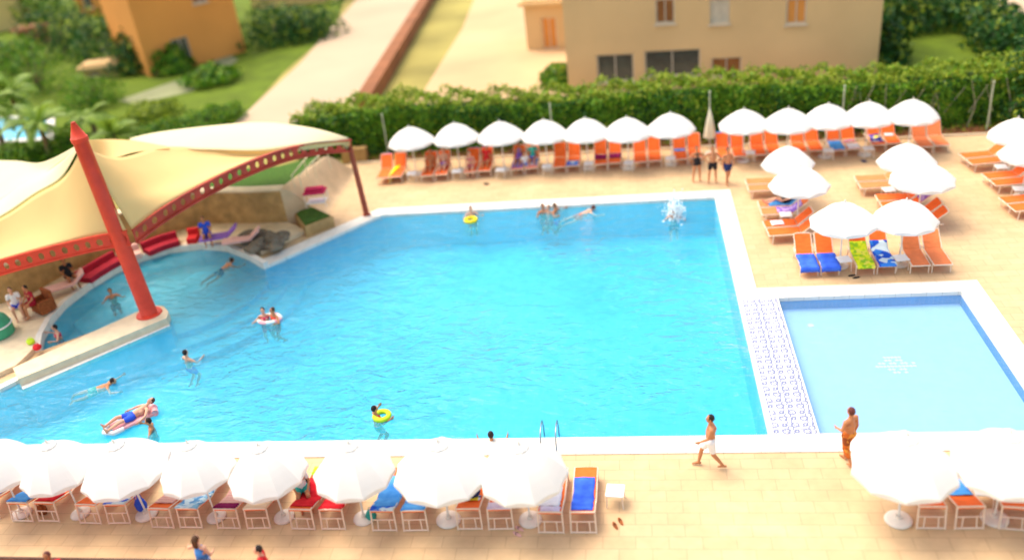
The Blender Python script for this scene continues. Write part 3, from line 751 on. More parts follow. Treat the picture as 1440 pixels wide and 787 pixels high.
T('f1r', 1.2, 1.9, TW['red'], 'dark red towel on the first full front pair', w=.28)
T('f0r', .1, .6, TW['white'], 'white towel on the foot of the pair at the left edge')
T('f2r', 1.5, 2.03, TW['bluewhite'], 'blue and white towel over the head of the pair with the hanging bag', w=.30)
T('f4l', 1.62, 2.03, TW['maroon'], 'narrow maroon towel at the head of the pink striped towel lounger', w=.31)
T('f5l', .0, .3, TW['lime'], 'lime towel at the foot of the red towel pair', w=.28)
T('f6r', 1.45, 2.03, TW['skyblue'], 'sky blue towel hanging over the head of the blue towel pair', w=.31)
T('f7l', 1.0, 1.4, TW['navyyel'], 'navy and yellow towel beneath the dark navy bag', w=.25)
T('f8l', 1.62, 1.98, TW['lilac'], 'pale lilac towel at the head of the lounger left of the royal blue towel', w=.25)
T('f9l', 1.0, 1.5, TW['maroon'], 'maroon towel on the left lounger under the largest parasol', w=.25)
T('f10l', .8, 1.6, TW['white'], 'white towel on the pair in the bottom right corner', w=.28)
T('m3n', .2, .6, TW['white'], 'small white towel on the plain pair near the pool corner', w=.2)
T('m8f', 1.3, 2.0, TW['purple'], 'purple towel on the pair hidden by the right touching parasol', w=.27)

# ------------------------------------------------------------------ tables and small things
def make_table():
    root = empty('side_table')
    bm = bmesh.new(); box(bm, (0, 0, .41), (.46, .46, .035), bev=.012); from_bm('table_top', bm, MT['white'], root)
    for sx in (-1, 1):
        for sy in (-1, 1):
            bm = bmesh.new(); tube(bm, [(sx*.19, sy*.19, .40), (sx*.21, sy*.21, 0)], .018, 6); from_bm('leg', bm, MT['plastic'], root)
    return root
tb = make_table(); reg(None)
tabs = [(579, 243, 'between the yellow towel pair and the two people reclining'), (642, 240, 'between the reclining people and the blue towel pair'), (704, 238, 'left of the family on the back loungers'),
        (769, 233, 'right of the family on the back loungers'), (828, 229, 'left of the maroon towel loungers'), (884, 228, 'right of the maroon towel loungers'), (943, 222, 'left of the standing woman in black'),
        (1055, 214, 'between the blue towel pair and a plain orange pair'), (1165, 211, 'left of the pink pictured towel'), (1221, 208, 'between the rainbow and the navy towel'), (1277, 204, 'between the two rightmost back pairs'),
        (1105, 301, 'beside the person on the blue towel'), (1187, 364, 'between the royal blue and the lime towel'), (1267, 362, 'right of the blue and white towel'), (1250, 266, 'beside the plain middle pair'),
        (1408, 234, 'between the two far pairs at the right edge'), (1434, 265, 'between the two near pairs at the right edge'), (1383, 687, 'between the two large parasols at the bottom right'), (865, 689, 'standing alone right of the front row')]
for x, y, l in tabs:
    q = P(x, y, .42); inst(tb, (q.x, q.y, 0), random.uniform(-.15, .15), 'small white side table ' + l, 'side table', 'white side tables by the loungers', 1.0)

def blob_bag(name, loc, size, m, label, cat='bag', strap=True):
    root = empty(name, loc); bm = bmesh.new(); bmesh.ops.create_icosphere(bm, subdivisions=3, radius=1)
    for v in bm.verts:
        k = 1+.18*noise.noise(v.co*2+Vector((loc[0], loc[1], 0)))
        v.co = Vector((v.co.x*size[0]*k, v.co.y*size[1]*k, (max(v.co.z, -.75)+.75)*size[2]*.57*k))
    from_bm('bag_body', bm, m, root, True)
    if strap:
        bm = bmesh.new()
        for s in (-.35, .35): tube(bm, [(-size[0]*.5, s*size[1], size[2]*.8), (-size[0]*.3, s*size[1], size[2]*1.25), (size[0]*.3, s*size[1], size[2]*1.25), (size[0]*.5, s*size[1], size[2]*.8)], .01, 5)
        from_bm('handle', bm, m, root)
    meta(root, label, cat); return root
p_ = lw('f7l', (0, .25, SZ+.09)); blob_bag('bag', p_, (.24, .2, .3), MT['navy'], 'dark navy bag lying on an orange front lounger')
p_ = lw('f2r', (-.45, .55, .05)); blob_bag('bag', p_, (.16, .14, .42), MT['blue'], 'dark blue bag beside the front lounger pair, left of the floral towel')
p_ = lw('f5l', (.33, -.2, SZ+.1)); blob_bag('bag', p_, (.16, .16, .22), MT['black'], 'black bag on the front lounger left of the red towel')
p_ = lw('m2n', (.1, .55, SZ+.3)); blob_bag('bag', (p_.x, p_.y, SZ+.3), (.14, .14, .2), MT['black'], 'black bag on the backrest near the person by the pool corner')
p_ = P(1038, 0, 0)
def flipflops(x, y, m, label):
    q = P(x, y, 0); root = empty('flip_flops', q, random.uniform(0, 2))
    for s in (-1, 1):
        bm = bmesh.new(); pts = [(s*.09+.05*math.cos(a)*(1 if math.sin(a) > 0 else .85), .14*math.sin(a)+s*.04) for a in [2*PI*k/14 for k in range(14)]]
        poly_prism(bm, pts, .002, .025)
        sh = from_bm('sole', bm, m, root)
        bm = bmesh.new(); tube(bm, [(s*.09-.045, s*.04, .02), (s*.09, .06+s*.04, .05), (s*.09+.045, s*.04, .02)], .008, 5); from_bm('strap', bm, MT['black'], sh)
    meta(root, label, 'flip-flops', 'flip-flops on the paving'); return root
p_ = lw('f4r', (.36, .2, SZ+.08)); blob_bag('bag', p_, (.15, .15, .25), MT['white'], 'white bag between the beige and the red towels of the front row')
p_ = lw('f6l', (.45, .6, 0)); blob_bag('bag', p_, (.14, .12, .3), MT['teal'], 'teal bag on the paving left of the blue towel pair')
p_ = lw('f1l', (-.42, .7, 0)); blob_bag('bag', p_, (.14, .12, .3), MT['wicker'], 'brown bag on the paving beside the first full front pair')
flipflops(869, 736, MT['wicker'], 'brown flip-flops on the paving below the lone white table')
flipflops(1215, 227, MT['navy'], 'dark flip-flops on the paving below the rainbow towel')
flipflops(1201, 389, MT['black'], 'dark flip-flops beside the lime towel lounger')
flipflops(684, 259, MT['black'], 'black flip-flops in front of the third back lounger pair')
flipflops(729, 747, MT['pinkish'], 'pink flip-flops beside the parasol base near the lilac towel')
flipflops(1298, 0+372, MT['black'], 'dark flip-flops by the foot of the plain pair above the paddling pool')

# ------------------------------------------------------------------ people
def caps(bm, p0, r0, p1, r1, seg=2):
    b2 = bmesh.new()
    for p, r in ((p0, r0), (p1, r1)):
        bmesh.ops.create_icosphere(b2, subdivisions=seg, radius=r, matrix=Matrix.Translation(p))
    res = bmesh.ops.convex_hull(b2, input=b2.verts)
    bmesh.ops.delete(b2, geom=list(set([g for g in res['geom_interior']+res['geom_unused'] if isinstance(g, bmesh.types.BMVert)])), context='VERTS')
    me = bpy.data.meshes.new('tmp'); b2.to_mesh(me); b2.free(); bm.from_mesh(me); bpy.data.meshes.remove(me)
def ell(bm, c, s, rot=None):
    mx = Matrix.Translation(c) @ (rot.to_4x4() if rot is not None else Matrix.Identity(4)) @ Matrix.Diagonal((*s, 1))
    bmesh.ops.create_icosphere(bm, subdivisions=3, radius=1, matrix=mx)
def remeshed(name, bm, vox, m, parent=None, deci=.5, smooth_it=3):
    me = bpy.data.meshes.new('raw'); bm.to_mesh(me); bm.free()
    o = bpy.data.objects.new('raw', me); COL.objects.link(o)
    r = o.modifiers.new('r', 'REMESH'); r.mode = 'VOXEL'; r.voxel_size = vox
    s = o.modifiers.new('s', 'SMOOTH'); s.factor = .5; s.iterations = smooth_it
    if deci < 1: d_ = o.modifiers.new('d', 'DECIMATE'); d_.ratio = deci
    dg = bpy.context.evaluated_depsgraph_get(); ev = o.evaluated_get(dg)
    m2 = bpy.data.meshes.new_from_object(ev); m2.name = name
    bpy.data.objects.remove(o); bpy.data.meshes.remove(me)
    m2.materials.clear(); m2.materials.append(m)
    for p in m2.polygons: p.use_smooth = True
    ob = link(bpy.data.objects.new(name, m2)); ob.parent = parent; return ob
V = Vector
def pose(kind, female=False):
    """joint dictionary, metres, facing -Y, feet at z=0 (1.72 m tall)"""
    J = dict(pel=V((0, 0, .93)), chest=V((0, .0, 1.22)), neck=V((0, .01, 1.43)), head=V((0, -.01, 1.60)),
             hl=V((-.09, 0, .90)), hr=V((.09, 0, .90)), kl=V((-.10, -.01, .50)), kr=V((.10, -.01, .50)), al=V((-.10, .02, .08)), ar=V((.10, .02, .08)),
             sl=V((-.18, .01, 1.37)), sr=V((.18, .01, 1.37)), el=V((-.23, .03, 1.10)), er=V((.23, .03, 1.10)), wl=V((-.24, -.03, .86)), wr=V((.24, -.03, .86)),
             fwd=V((0, -1, 0)), up=V((0, 0, 1)), ft=V((0, -1, 0)))
    if kind == 'walk':
        J.update(kl=V((-.09, -.22, .53)), al=V((-.09, -.30, .10)), kr=V((.09, .06, .50)), ar=V((.09, .32, .13)), el=V((-.22, .14, 1.13)), wl=V((-.2, .10, .90)), er=V((.22, -.08, 1.12)), wr=V((.16, -.28, .98)))
    elif kind == 'hips':
        J.update(el=V((-.36, .08, 1.17)), wl=V((-.21, -.02, 1.0)), er=V((.36, .08, 1.17)), wr=V((.21, -.02, 1.0)), kl=V((-.14, -.02, .50)), al=V((-.17, .02, .08)), kr=V((.13, -.02, .5)), ar=V((.15, .03, .08)))
    elif kind == 'stride':
        J.update(kl=V((-.08, -.14, .51)), al=V((-.08, -.12, .08)), kr=V((.08, .02, .50)), ar=V((.08, .22, .12)), er=V((.24, -.02, 1.12)), wr=V((.17, -.24, 1.05)))
    elif kind == 'reach':
        J.update(er=V((.40, -.06, 1.18)), wr=V((.58, -.22, 1.05)), el=V((-.26, -.02, 1.12)), wl=V((-.16, -.22, 1.02)))
    elif kind == 'recline':   # on a lounger: feet towards -Y, hinge at y=.25
        J = dict(pel=V((0, .10, .52)), chest=V((0, .33, .76)), neck=V((0, .46, .95)), head=V((0, .50, 1.12)),
                 hl=V((-.09, .05, .51)), hr=V((.09, .05, .51)), kl=V((-.11, -.34, .56)), kr=V((.13, -.32, .68)), al=V((-.12, -.74, .46)), ar=V((.13, -.66, .46)),
                 sl=V((-.18, .42, .90)), sr=V((.18, .42, .90)), el=V((-.25, .25, .70)), er=V((.25, .25, .70)), wl=V((-.20, .02, .60)), wr=V((.22, .00, .62)),
                 fwd=V((0, -.8, .3)), up=V((0, .35, .9)), ft=V((0, -.5, .8)))
    elif kind == 'sit':       # sitting upright on a seat 0.42 m high, knees bent
        J = dict(pel=V((0, 0, .53)), chest=V((0, .0, .83)), neck=V((0, -.02, 1.04)), head=V((0, -.06, 1.21)),
                 hl=V((-.09, -.03, .51)), hr=V((.09, -.03, .51)), kl=V((-.14, -.44, .53)), kr=V((.14, -.44, .53)), al=V((-.14, -.40, .08)), ar=V((.14, -.44, .08)),
                 sl=V((-.18, 0, .98)), sr=V((.18, 0, .98)), el=V((-.24, -.08, .74)), er=V((.24, -.08, .74)), wl=V((-.16, -.30, .62)), wr=V((.16, -.30, .62)),
                 fwd=V((0, -1, -.1)), up=V((0, 0, 1)), ft=V((0, -1, 0)))
    elif kind == 'swim':      # prone at the surface, head towards -Y, water level z=0
        J = dict(pel=V((0, .45, -.12)), chest=V((0, .15, -.06)), neck=V((0, -.06, .02)), head=V((0, -.20, .10)),
                 hl=V((-.09, .50, -.14)), hr=V((.09, .50, -.14)), kl=V((-.18, .86, -.24)), kr=V((.16, .90, -.18)), al=V((-.14, 1.24, -.28)), ar=V((.24, 1.28, -.28)),
                 sl=V((-.18, .0, -.02)), sr=V((.18, .0, -.02)), el=V((-.42, -.12, -.10)), er=V((.40, -.16, -.08)), wl=V((-.46, -.38, -.10)), wr=V((.52, -.36, -.04)),
                 fwd=V((0, -1, .05)), up=V((0, -.3, 1)), ft=V((0, .6, -.6)))
    elif kind == 'bob':       # upright in deep water, level z=0 at the chest
        J = {k: (v + V((0, 0, -1.30)) if k not in ('fwd', 'up', 'ft') else v) for k, v in J.items()}
        J.update(el=V((-.38, -.08, -.08)), wl=V((-.42, -.30, .02)), er=V((.38, -.08, -.10)), wr=V((.46, -.26, .0)), kl=V((-.13, -.2, -.72)), al=V((-.13, .04, -1.02)), kr=V((.13, -.14, -.74)), ar=V((.15, .12, -1.04)))
    elif kind == 'lie':       # on the back on a float
        J = dict(pel=V((0, .0, .12)), chest=V((0, .30, .16)), neck=V((0, .52, .24)), head=V((0, .68, .32)),
                 hl=V((-.09, -.04, .12)), hr=V((.09, -.04, .12)), kl=V((-.14, -.42, .22)), kr=V((.14, -.44, .18)), al=V((-.16, -.84, .10)), ar=V((.16, -.86, .10)),
                 sl=V((-.18, .46, .18)), sr=V((.18, .46, .18)), el=V((-.38, .30, .12)), er=V((.38, .30, .12)), wl=V((-.46, .06, .08)), wr=V((.46, .06, .08)),
                 fwd=V((0, -.4, .9)), up=V((0, .9, .4)), ft=V((0, -.2, 1)))
    if female:
        for k in ('sl', 'sr'): J[k].x *= .88
    return J
def body_bm(J, female=False, fingers=True):
    bm = bmesh.new(); sw = .9 if female else 1.0
    caps(bm, J['pel'], .135 if female else .125, J['chest'], .125*sw)
    caps(bm, J['hl'], .11, J['hr'], .11)
    caps(bm, J['chest'] + (J['sl']-J['neck'])*.35, .11*sw, J['chest'] + (J['sr']-J['neck'])*.35, .11*sw)
    caps(bm, J['sl'], .062*sw, J['sr'], .062*sw); caps(bm, J['chest'], .12*sw, J['neck']+(J['chest']-J['neck'])*.25, .085)
    caps(bm, J['neck'], .055, J['head'], .06)
    up = J['up'].normalized(); fw = (J['fwd'] - up*J['fwd'].dot(up)).normalized(); sd = up.cross(fw).normalized()
    rot = Matrix((sd, -fw, up)).transposed()
    ell(bm, J['head']+up*.03, (.076, .094, .112), rot)
    caps(bm, J['head']+fw*.05-up*.045, .05, J['head']+fw*.035+up*.01, .06)                    # jaw
    caps(bm, J['head']+fw*.088+up*.03, .012, J['head']+fw*.108-up*.0, .017)                    # nose
    caps(bm, J['head']+fw*.082-up*.035+sd*.018, .011, J['head']+fw*.082-up*.035-sd*.018, .011)   # lips
    for s in (-1, 1): ell(bm, J['head']+sd*(.077*s)+up*.01, (.014, .024, .034), rot)
    if female:
        for s in (-1, 1): ell(bm, J['chest']+fw*.085+sd*(.075*s)+up*.05, (.065, .06, .065))
    for s in 'lr':
        caps(bm, J['h'+s], .098 if female else .092, J['k'+s], .058); caps(bm, J['k'+s], .060, J['k'+s]+(J['a'+s]-J['k'+s])*.35, .058); caps(bm, J['k'+s]+(J['a'+s]-J['k'+s])*.3, .057, J['a'+s], .037)
        ft = J['ft'].normalized(); dn = (J['a'+s]-J['k'+s]).normalized()
        heel = J['a'+s] - ft*.045 + dn*.035; toe = J['a'+s] + ft*.15 + dn*.048
        caps(bm, heel, .036, toe, .026); caps(bm, J['a'+s], .038, J['a'+s]+ft*.09+dn*.03, .032)
        caps(bm, J['s'+s], .058*sw, J['e'+s], .041*sw); caps(bm, J['e'+s], .042*sw, J['w'+s], .027)
        d = (J['w'+s]-J['e'+s]).normalized(); sx = -1 if s == 'l' else 1
        side = d.cross(sd).normalized() if abs(d.dot(sd)) < .9 else d.cross(up).normalized()
        nrm = side.cross(d).normalized()
        kn = J['w'+s]+d*.085
        caps(bm, J['w'+s]+d*.02-side*.012, .022, kn-side*.024, .017); caps(bm, J['w'+s]+d*.02+side*.012, .022, kn+side*.024, .017)
        if fingers:
            for q, ln in zip((-1.5, -.5, .5, 1.5), (.068, .078, .082, .062)):
                a = kn + side*(.021*q); b = a + d*ln*.55 + side*(.004*q) - nrm*(.010*sx); c = b + d*ln*.42 - nrm*(.022*sx)
                caps(bm, a, .0095, b, .009, 1); caps(bm, b, .009, c, .0075, 1)
            a = J['w'+s]+d*.03-side*.025; b = a + d*.035 - side*.03; c = b + d*.03-side*.008
            caps(bm, a, .013, b, .011, 1); caps(bm, b, .011, c, .009, 1)
    return bm, (up, fw, sd, rot)
_cache = {}
def person(kind, loc, rz, label, skin='skin1', hair='hair1', female=False, cloth=None, top=None, height=1.72, group=None, fine=True, long=False, legs=.45, top_kind='shirt', tilt=0.0):
    J = pose(kind, female); key = (kind, female, fine)
    sc_ = height/1.72
    if key not in _cache:
        bm, fr = body_bm(J, female, True)
        o = remeshed('person', bm, .0095 if fine else .013, MT[skin], None, .45)
        _cache[key] = (o.data, fr)
        fr_ = fr
    else:
        me = _cache[key][0].copy(); me.materials.clear(); me.materials.append(MT[skin]); o = link(bpy.data.objects.new('person', me))
    up, fw, sd, rot = _cache[key][1]
    bm = bmesh.new(); hc = J['head']+up*.035-fw*.018
    ell(bm, hc, (.086, .098, .116), rot)
    bmesh.ops.delete(bm, geom=[v for v in bm.verts if (v.co-J['head']).dot(fw) > .052 - max(0, (v.co-J['head']).dot(up)-.07)*-1.2 or ((v.co-J['head']).dot(up) < -.03 and (v.co-J['head']).dot(fw) > -.02)], context='VERTS')
    if long:
        for q in (-.03, 0, .03): caps(bm, hc-fw*.06+sd*q, .05, J['neck']-fw*.075+sd*q*1.3+up*.0, .035)
    for v in bm.verts: v.co += Vector((noise.noise(v.co*30), noise.noise(v.co*31+Vector((5, 0, 0))), 0))*.006
    from_bm('hair', bm, MT[hair], o, True)
    for s in (-1, 1):
        bm = bmesh.new(); ell(bm, J['head']+fw*.083+sd*(.031*s)+up*.032, (.012, .01, .008)); from_bm('eye', bm, MT['eye'], o)
    if cloth:
        bm = bmesh.new(); caps(bm, J['hl'], .125, J['hr'], .125); caps(bm, J['pel']+(J['chest']-J['pel'])*.05, .142, (J['hl']+J['hr'])/2, .132)
        if legs > .05:
            for s in 'lr': caps(bm, J['h'+s], .118, J['h'+s]+(J['k'+s]-J['h'+s])*min(legs, 1), .095 if legs < .8 else .085)
            if legs > 1:
                for s in 'lr': caps(bm, J['k'+s], .085, J['k'+s]+(J['a'+s]-J['k'+s])*(legs-1), .075)
        remeshed('trousers' if legs > 1 else 'swim_shorts' if legs > .05 else 'bikini_bottom', bm, .016, MT[cloth], o, .5, 2)
    if top:
        bm = bmesh.new()
        if top_kind == 'bikini':
            c = J['chest']; caps(bm, c+fw*.05+sd*.08+up*.05, .085, c+fw*.05-sd*.08+up*.05, .085); caps(bm, c-fw*.04+sd*.06+up*.05, .085, c-fw*.04-sd*.06+up*.05, .085)
            remeshed('bikini_top', bm, .016, MT[top], o, .5, 2)
        else:
            caps(bm, J['pel']+(J['chest']-J['pel'])*.05, .15, J['chest'], .142); caps(bm, J['chest'], .14, J['neck']+(J['chest']-J['neck'])*.4, .10)
            if top_kind == 'shirt': caps(bm, J['sl'], .074, J['sr'], .074)
            for s in ('lr' if top_kind == 'shirt' else ''): caps(bm, J['s'+s], .074, J['s'+s]+(J['e'+s]-J['s'+s])*.5, .062)
            if top_kind == 'swimsuit': caps(bm, J['hl'], .125, J['hr'], .125)
            remeshed('swimsuit' if top_kind == 'swimsuit' else 'shirt', bm, .016, MT[top], o, .5, 2)
    o.location = loc; o.rotation_euler = (tilt, 0, rz); o.scale = (sc_, sc_, sc_)
    meta(o, label, 'person', group); return o

# ------------------------------------------------------------------ people in the place
gD = 'people standing on the paving'; gS = 'swimmers in the main pool'; gC = 'people in the cove'; gB2 = 'people on the back row loungers'
H_ = PI/2
q = P(999, 656, 0); person('walk', q, -H_, 'person walking left along the pool edge in white swim shorts', 'skin1', 'hair1', cloth='white', height=1.72, legs=.7)
q = P(1190, 650, 0); person('stride', q, -2.5, 'bare-backed person in orange flowered trousers beside the largest parasol', 'skin1', 'hair2', cloth='flower', height=1.78, legs=1.45)
q = P(980, 255, 0); person('hips', q, .2, 'standing woman in a black swimsuit, leftmost of three by the far pool edge', 'skin1', 'hair2', True, top='black', top_kind='swimsuit', height=1.68)
q = P(1002, 257, 0); person('hips', q, .0, 'standing person in black shorts, middle of three by the far pool edge', 'skin1', 'hair1', cloth='black', height=1.74, legs=.5)
q = P(1023, 259, 0); person('stride', q, .3, 'standing person in navy shorts, rightmost of three by the far pool edge', 'skin1', 'hair1', cloth='navy', height=1.72, legs=.45)
def on_lounger(key, label, skin='skin1', hair='hair3', female=False, cloth=None, top=None, tk='bikini', kind='recline', dy=0, legs=.3, dz=0):
    loc, rz, inf = LOUNGERS[key]; p = lw(key, (0, dy, dz))
    return person(kind, p, rz, label, skin, hair, female, cloth, top, 1.66, gB2, False, top_kind=tk, legs=legs)
on_lounger('b2l', 'person reclining on the left of the second back pair, in orange', 'skin1', 'hair3', True, 'orange_c', 'orange_c')
on_lounger('b2r', 'person reclining on the right of the second back pair, in purple shorts', 'skin2', 'hair1', False, 'purple')
on_lounger('b3l', 'person sitting on the end of the lounger below the blue towel', 'skin2', 'hair3', True, 'magenta', 'magenta', kind='sit', dy=-.45)
on_lounger('b3r', 'person reclining on a lounger in red beside the blue and red towel', 'skin1', 'hair1', False, 'red', 'red', tk='shirt')
on_lounger('b4l', 'person in purple reclining at the left of the family in the back row', 'skin1', 'hair1', True, 'purple', 'purple', tk='swimsuit')
on_lounger('b4r', 'person in a turquoise shirt, reclining at the right of the family in the back row', 'skin1', 'hair3', False, 'blue', 'teal', tk='shirt')
p_ = (lw('b4l', (.36, -.35, 0))); person('sit', p_, .3, 'small person in a white shirt amid the family in the back row', 'skin2', 'hair3', cloth='blue', top='white', height=1.3, group=gB2, fine=False)
on_lounger('m2n', 'person lying in black on a blue towel by the pool corner', 'skin2', 'hair1', False, 'black', 'black', tk='swimsuit')
# near edge people
q = P(99, 846, 0); person('stride', q, .3, 'auburn-haired person at the bottom left, only head and shoulders above the wall', 'skin3', 'hair2', top='red', cloth='navy', height=1.68)
q = P(300, 822, 0); person('reach', q, PI-.2, 'brown-haired woman in a blue top reaching right, below the beige towel', 'skin2', 'hair3', True, top='skyblue', top_kind='swimsuit', cloth='white', height=1.64, long=True)
q = P(386, 838, 0); person('stride', q, -1.2, 'person in a bright red shirt at the bottom edge', 'skin2', 'hair1', top='red', cloth='navy', height=1.66)
# someone under the front parasols
q = P(432, 700, 0); person('sit', (q.x, q.y-.1, .0), .4, 'person sitting under the front parasols left of the red towel, in a white top', 'skin1', 'hair1', True, top='white', cloth='teal', height=1.66, fine=False)
# swimmers
def swimmer(kind, x, y, rz, label, skin='skin1', hair='hair1', cloth='navy', top=None, female=False, z=WZ, g=gS, h=1.7, tk='bikini', long=False):
    q = P(x, y, z); return person(kind, q, rz, label, skin, hair, female, cloth, top, h, g, False, top_kind=tk, long=long)
swimmer('bob', 663, 302, .3, 'swimmer with a yellow float by the far pool edge', 'skin2', 'hair3', 'red')
swimmer('bob', 764, 299, .5, 'leftmost of three heads close together by the far pool edge', 'skin1', 'hair1', 'navy')
swimmer('bob', 772, 300, -.4, 'middle of three heads close together by the far pool edge', 'skin2', 'hair2', 'red', h=1.6)
swimmer('bob', 781, 298, 1.2, 'rightmost of three heads close together by the far pool edge', 'skin1', 'hair3', 'blue')
swimmer('swim', 829, 297, 2.0, 'single swimmer right of the three heads by the far pool edge', 'skin2', 'hair2', 'orange_c')
swimmer('bob', 947, 306, 0, 'swimmer inside the white splash near the far right corner', 'skin2', 'hair1', 'navy')
swimmer('bob', 264, 506, 2.7, 'swimmer standing alone left of the pool centre with purple shorts', 'skin2', 'hair1', 'purple')
swimmer('swim', 152, 541, 1.9, 'swimmer doing breaststroke with turquoise shorts, left side of the pool', 'skin1', 'hair1', 'teal')
swimmer('bob', 213, 603, -1.2, 'person in the water holding the pink float', 'skin1', 'hair1', 'teal')
swimmer('bob', 529, 586, 2.2, 'swimmer in red top with a green float near the lower pool edge', 'skin1', 'hair1', 'teal', 'red', True)
swimmer('bob', 692, 623, PI, 'dark-haired swimmer at the near pool edge above the big front parasol', 'skin1', 'hair1', 'navy')
swimmer('bob', 372, 446, .3, 'left one of two people on the ring float, in pink', 'skin2', 'hair1', 'magenta', 'magenta', True, z=WZ+.12)
swimmer('bob', 386, 446, -.6, 'right one of two people on the ring float, in red', 'skin1', 'hair3', 'red', 'red', True, z=WZ+.12)
swimmer('swim', 322, 372, 2.6, 'swimmer close to the rocks at the top of the cove', 'skin1', 'hair1', 'navy', g=gC)
swimmer('bob', 158, 418, .6, 'dark head in the middle of the cove left of the red column', 'skin1', 'hair1', 'black', g=gC)
swimmer('bob', 81, 470, -.9, 'bather in a pink suit at the left kerb of the cove', 'skin2', 'hair1', 'magenta', 'magenta', True, g=gC, z=WZ+.2)

# floats
def ring_float(name, x, y, R, r, m, label, sx=1, sy=1, rz=0.0, twotone=None):
    q = P(x, y, WZ+.05); bm = bmesh.new(); n, k = 36, 12; R_s = []
    for i in range(n):
        a = 2*PI*i/n; R_s.append([bm.verts.new(((R+r*math.cos(2*PI*j/k))*math.cos(a)*sx, (R+r*math.cos(2*PI*j/k))*math.sin(a)*sy, r*math.sin(2*PI*j/k))) for j in range(k)])
    for i in range(n):
        for j in range(k):
            bm.faces.new((R_s[i][j], R_s[(i+1) % n][j], R_s[(i+1) % n][(j+1) % k], R_s[i][(j+1) % k]))
    bmesh.ops.recalc_face_normals(bm, faces=bm.faces)
    o = from_bm(name, bm, m, None, True); o.location = q; o.rotation_euler = (0, 0, rz)
    if twotone:
        o.data.materials.append(twotone)
        for p in o.data.polygons:
            if int((math.atan2(p.center.y, p.center.x)+PI)/(2*PI)*8) % 2: p.material_index = 1
    meta(o, label, 'float'); return o
MT['pinkfloat'] = mat('pink_inflatable', (.85, .42, .45), .35, .06, 2)
MT['clearfloat'] = mat('pale_inflatable', (.6, .75, .75), .3, .08, 2)
ring_float('ring_float', 379, 448, .30, .08, MT['clearfloat'], 'pale double ring float carrying two people in the pool', 1.35, 1, 0, MT['pinkfloat'])
ring_float('ring_float', 662, 309, .24, .08, MT['yellow'], 'small yellow ring float by the far pool edge')
ring_float('ring_float', 537, 584, .22, .08, MT['lime'], 'small green ring float near the lower pool edge')
# pink airbed with a person
fb = empty('airbed', P(188, 590, WZ+.08), -.75)
bm = bmesh.new()
for i in range(6): tube(bm, [(-.33+.132*i, -.95, .03), (-.33+.132*i, .85, .03)], .085, 10)
from_bm('tube_mattress', bm, MT['pinkfloat'], fb, True)
bm = bmesh.new(); tube(bm, [(-.42, .85, .08), (0, .98, .10), (.42, .85, .08)], .15, 12); from_bm('pillow', bm, MT['pinkfloat'], fb, True)
bm = bmesh.new(); tube(bm, [(-.40, -.55, .05), (-.38, -1.0, .05), (0, -1.3, .06), (.38, -1.0, .05), (.40, -.55, .05)], .10, 10); from_bm('foot_ring', bm, MT['white'], fb, True)
fb.scale = (.72, .72, .8)
meta(fb, 'pink and white inflatable airbed with a person on it near the lower left pool edge', 'airbed')
person('lie', fb.location + Vector((0, 0, .05)), -.75, 'person in blue shorts lying on the pink airbed', 'skin2', 'hair3', cloth='blue', height=1.7, fine=False, legs=.5)
# splash
v = []; f = []
q = P(949, 306, WZ)
bm = bmesh.new()
for i in range(420):
    a = rng.uniform(0, 2*PI); r = abs(rng.normal(0, .26)); z = max(0, rng.normal(.4, .36))*(1-r*.4)
    bmesh.ops.create_icosphere(bm, subdivisions=1, radius=rng.uniform(.015, .055), matrix=Matrix.Translation((q.x+r*math.cos(a), q.y+r*math.sin(a), WZ+z)))
o = from_bm('splash', bm, MT['foam'], None, True); meta(o, 'white water splash thrown up by a swimmer near the far right corner', 'splash', kind='stuff')

# pool ladder
ld = empty('pool_ladder', P(773, 624, 0)); qa, qb = P(763, 624, 0), P(784, 626, 0)
for qq in (qa, qb):
    bm = bmesh.new(); x = qq.x-ld.location.x; y = yS - ld.location.y
    tube(bm, [(x, y-.62, .04), (x, y-.58, .35), (x, y-.42, .55), (x, y-.12, .60), (x, y+.15, .52), (x, y+.28, .25), (x, y+.28, -1.1)], .022, 8)
    from_bm('handrail', bm, MT['steel'], ld, True)
for z in (-.3, -.6, -.9):
    bm = bmesh.new(); box(bm, ((qa.x+qb.x)/2-ld.location.x, yS+.28-ld.location.y, z), (qb.x-qa.x, .08, .03)); from_bm('step', bm, MT['steel'], ld)
meta(ld, 'stainless pool ladder with two handrails at the near edge beside a front parasol', 'ladder')

# ------------------------------------------------------------------ red columns, truss beams, sails
def PY(x, y, A, B):
    """where the line of sight through (x, y) meets the upright plane through points A and B"""
    A = Vector((A[0], A[1])); B = Vector((B[0], B[1])); t = (B-A); n = Vector((-t.y, t.x)).normalized()
    d = P(x, y, 0) - CAMP
    s = (n.dot(A) - n.dot(CAMP.to_2d()))/n.dot(d.to_2d())
    return CAMP + d*s
c0 = P(210, 441, LZ); ct = PY(108, 186, c0, c0+Vector((1, 0, 0)))
d2 = P(516, 303, 0); dt = PY(491, 203, d2, d2+Vector((1, 0, 0)))
def column(base, top, r0, r1, m, label, cone=True, name='mast'):
    root = empty(name, base); v = top-base
    bm = bmesh.new(); tube(bm, [v*0+Vector((0, 0, .02)), v*.5, v*.97], r0, 20, r1); from_bm('shaft', bm, m, root, True)
    bm = bmesh.new(); lathe(bm, [(0, .06), (r0*1.5, .06), (r0*1.6, .0), (0, 0)], 20); from_bm('base_plate', bm, m, root)
    if cone:
        bm = bmesh.new(); u = v.normalized()
        tube(bm, [v*.955, v*.975], r1*1.12, 20); from_bm('collar', bm, m, root)
        bm = bmesh.new(); tube(bm, [v*.975, v*1.01, v*1.05], r1*1.05, 20, .07); from_bm('pointed_cap', bm, m, root, True)
    meta(root, label, 'mast'); return root
column(c0, ct, .31, .26, MT['red_steel'], 'thick leaning bright red mast with a pointed cap standing on the pool ledge')
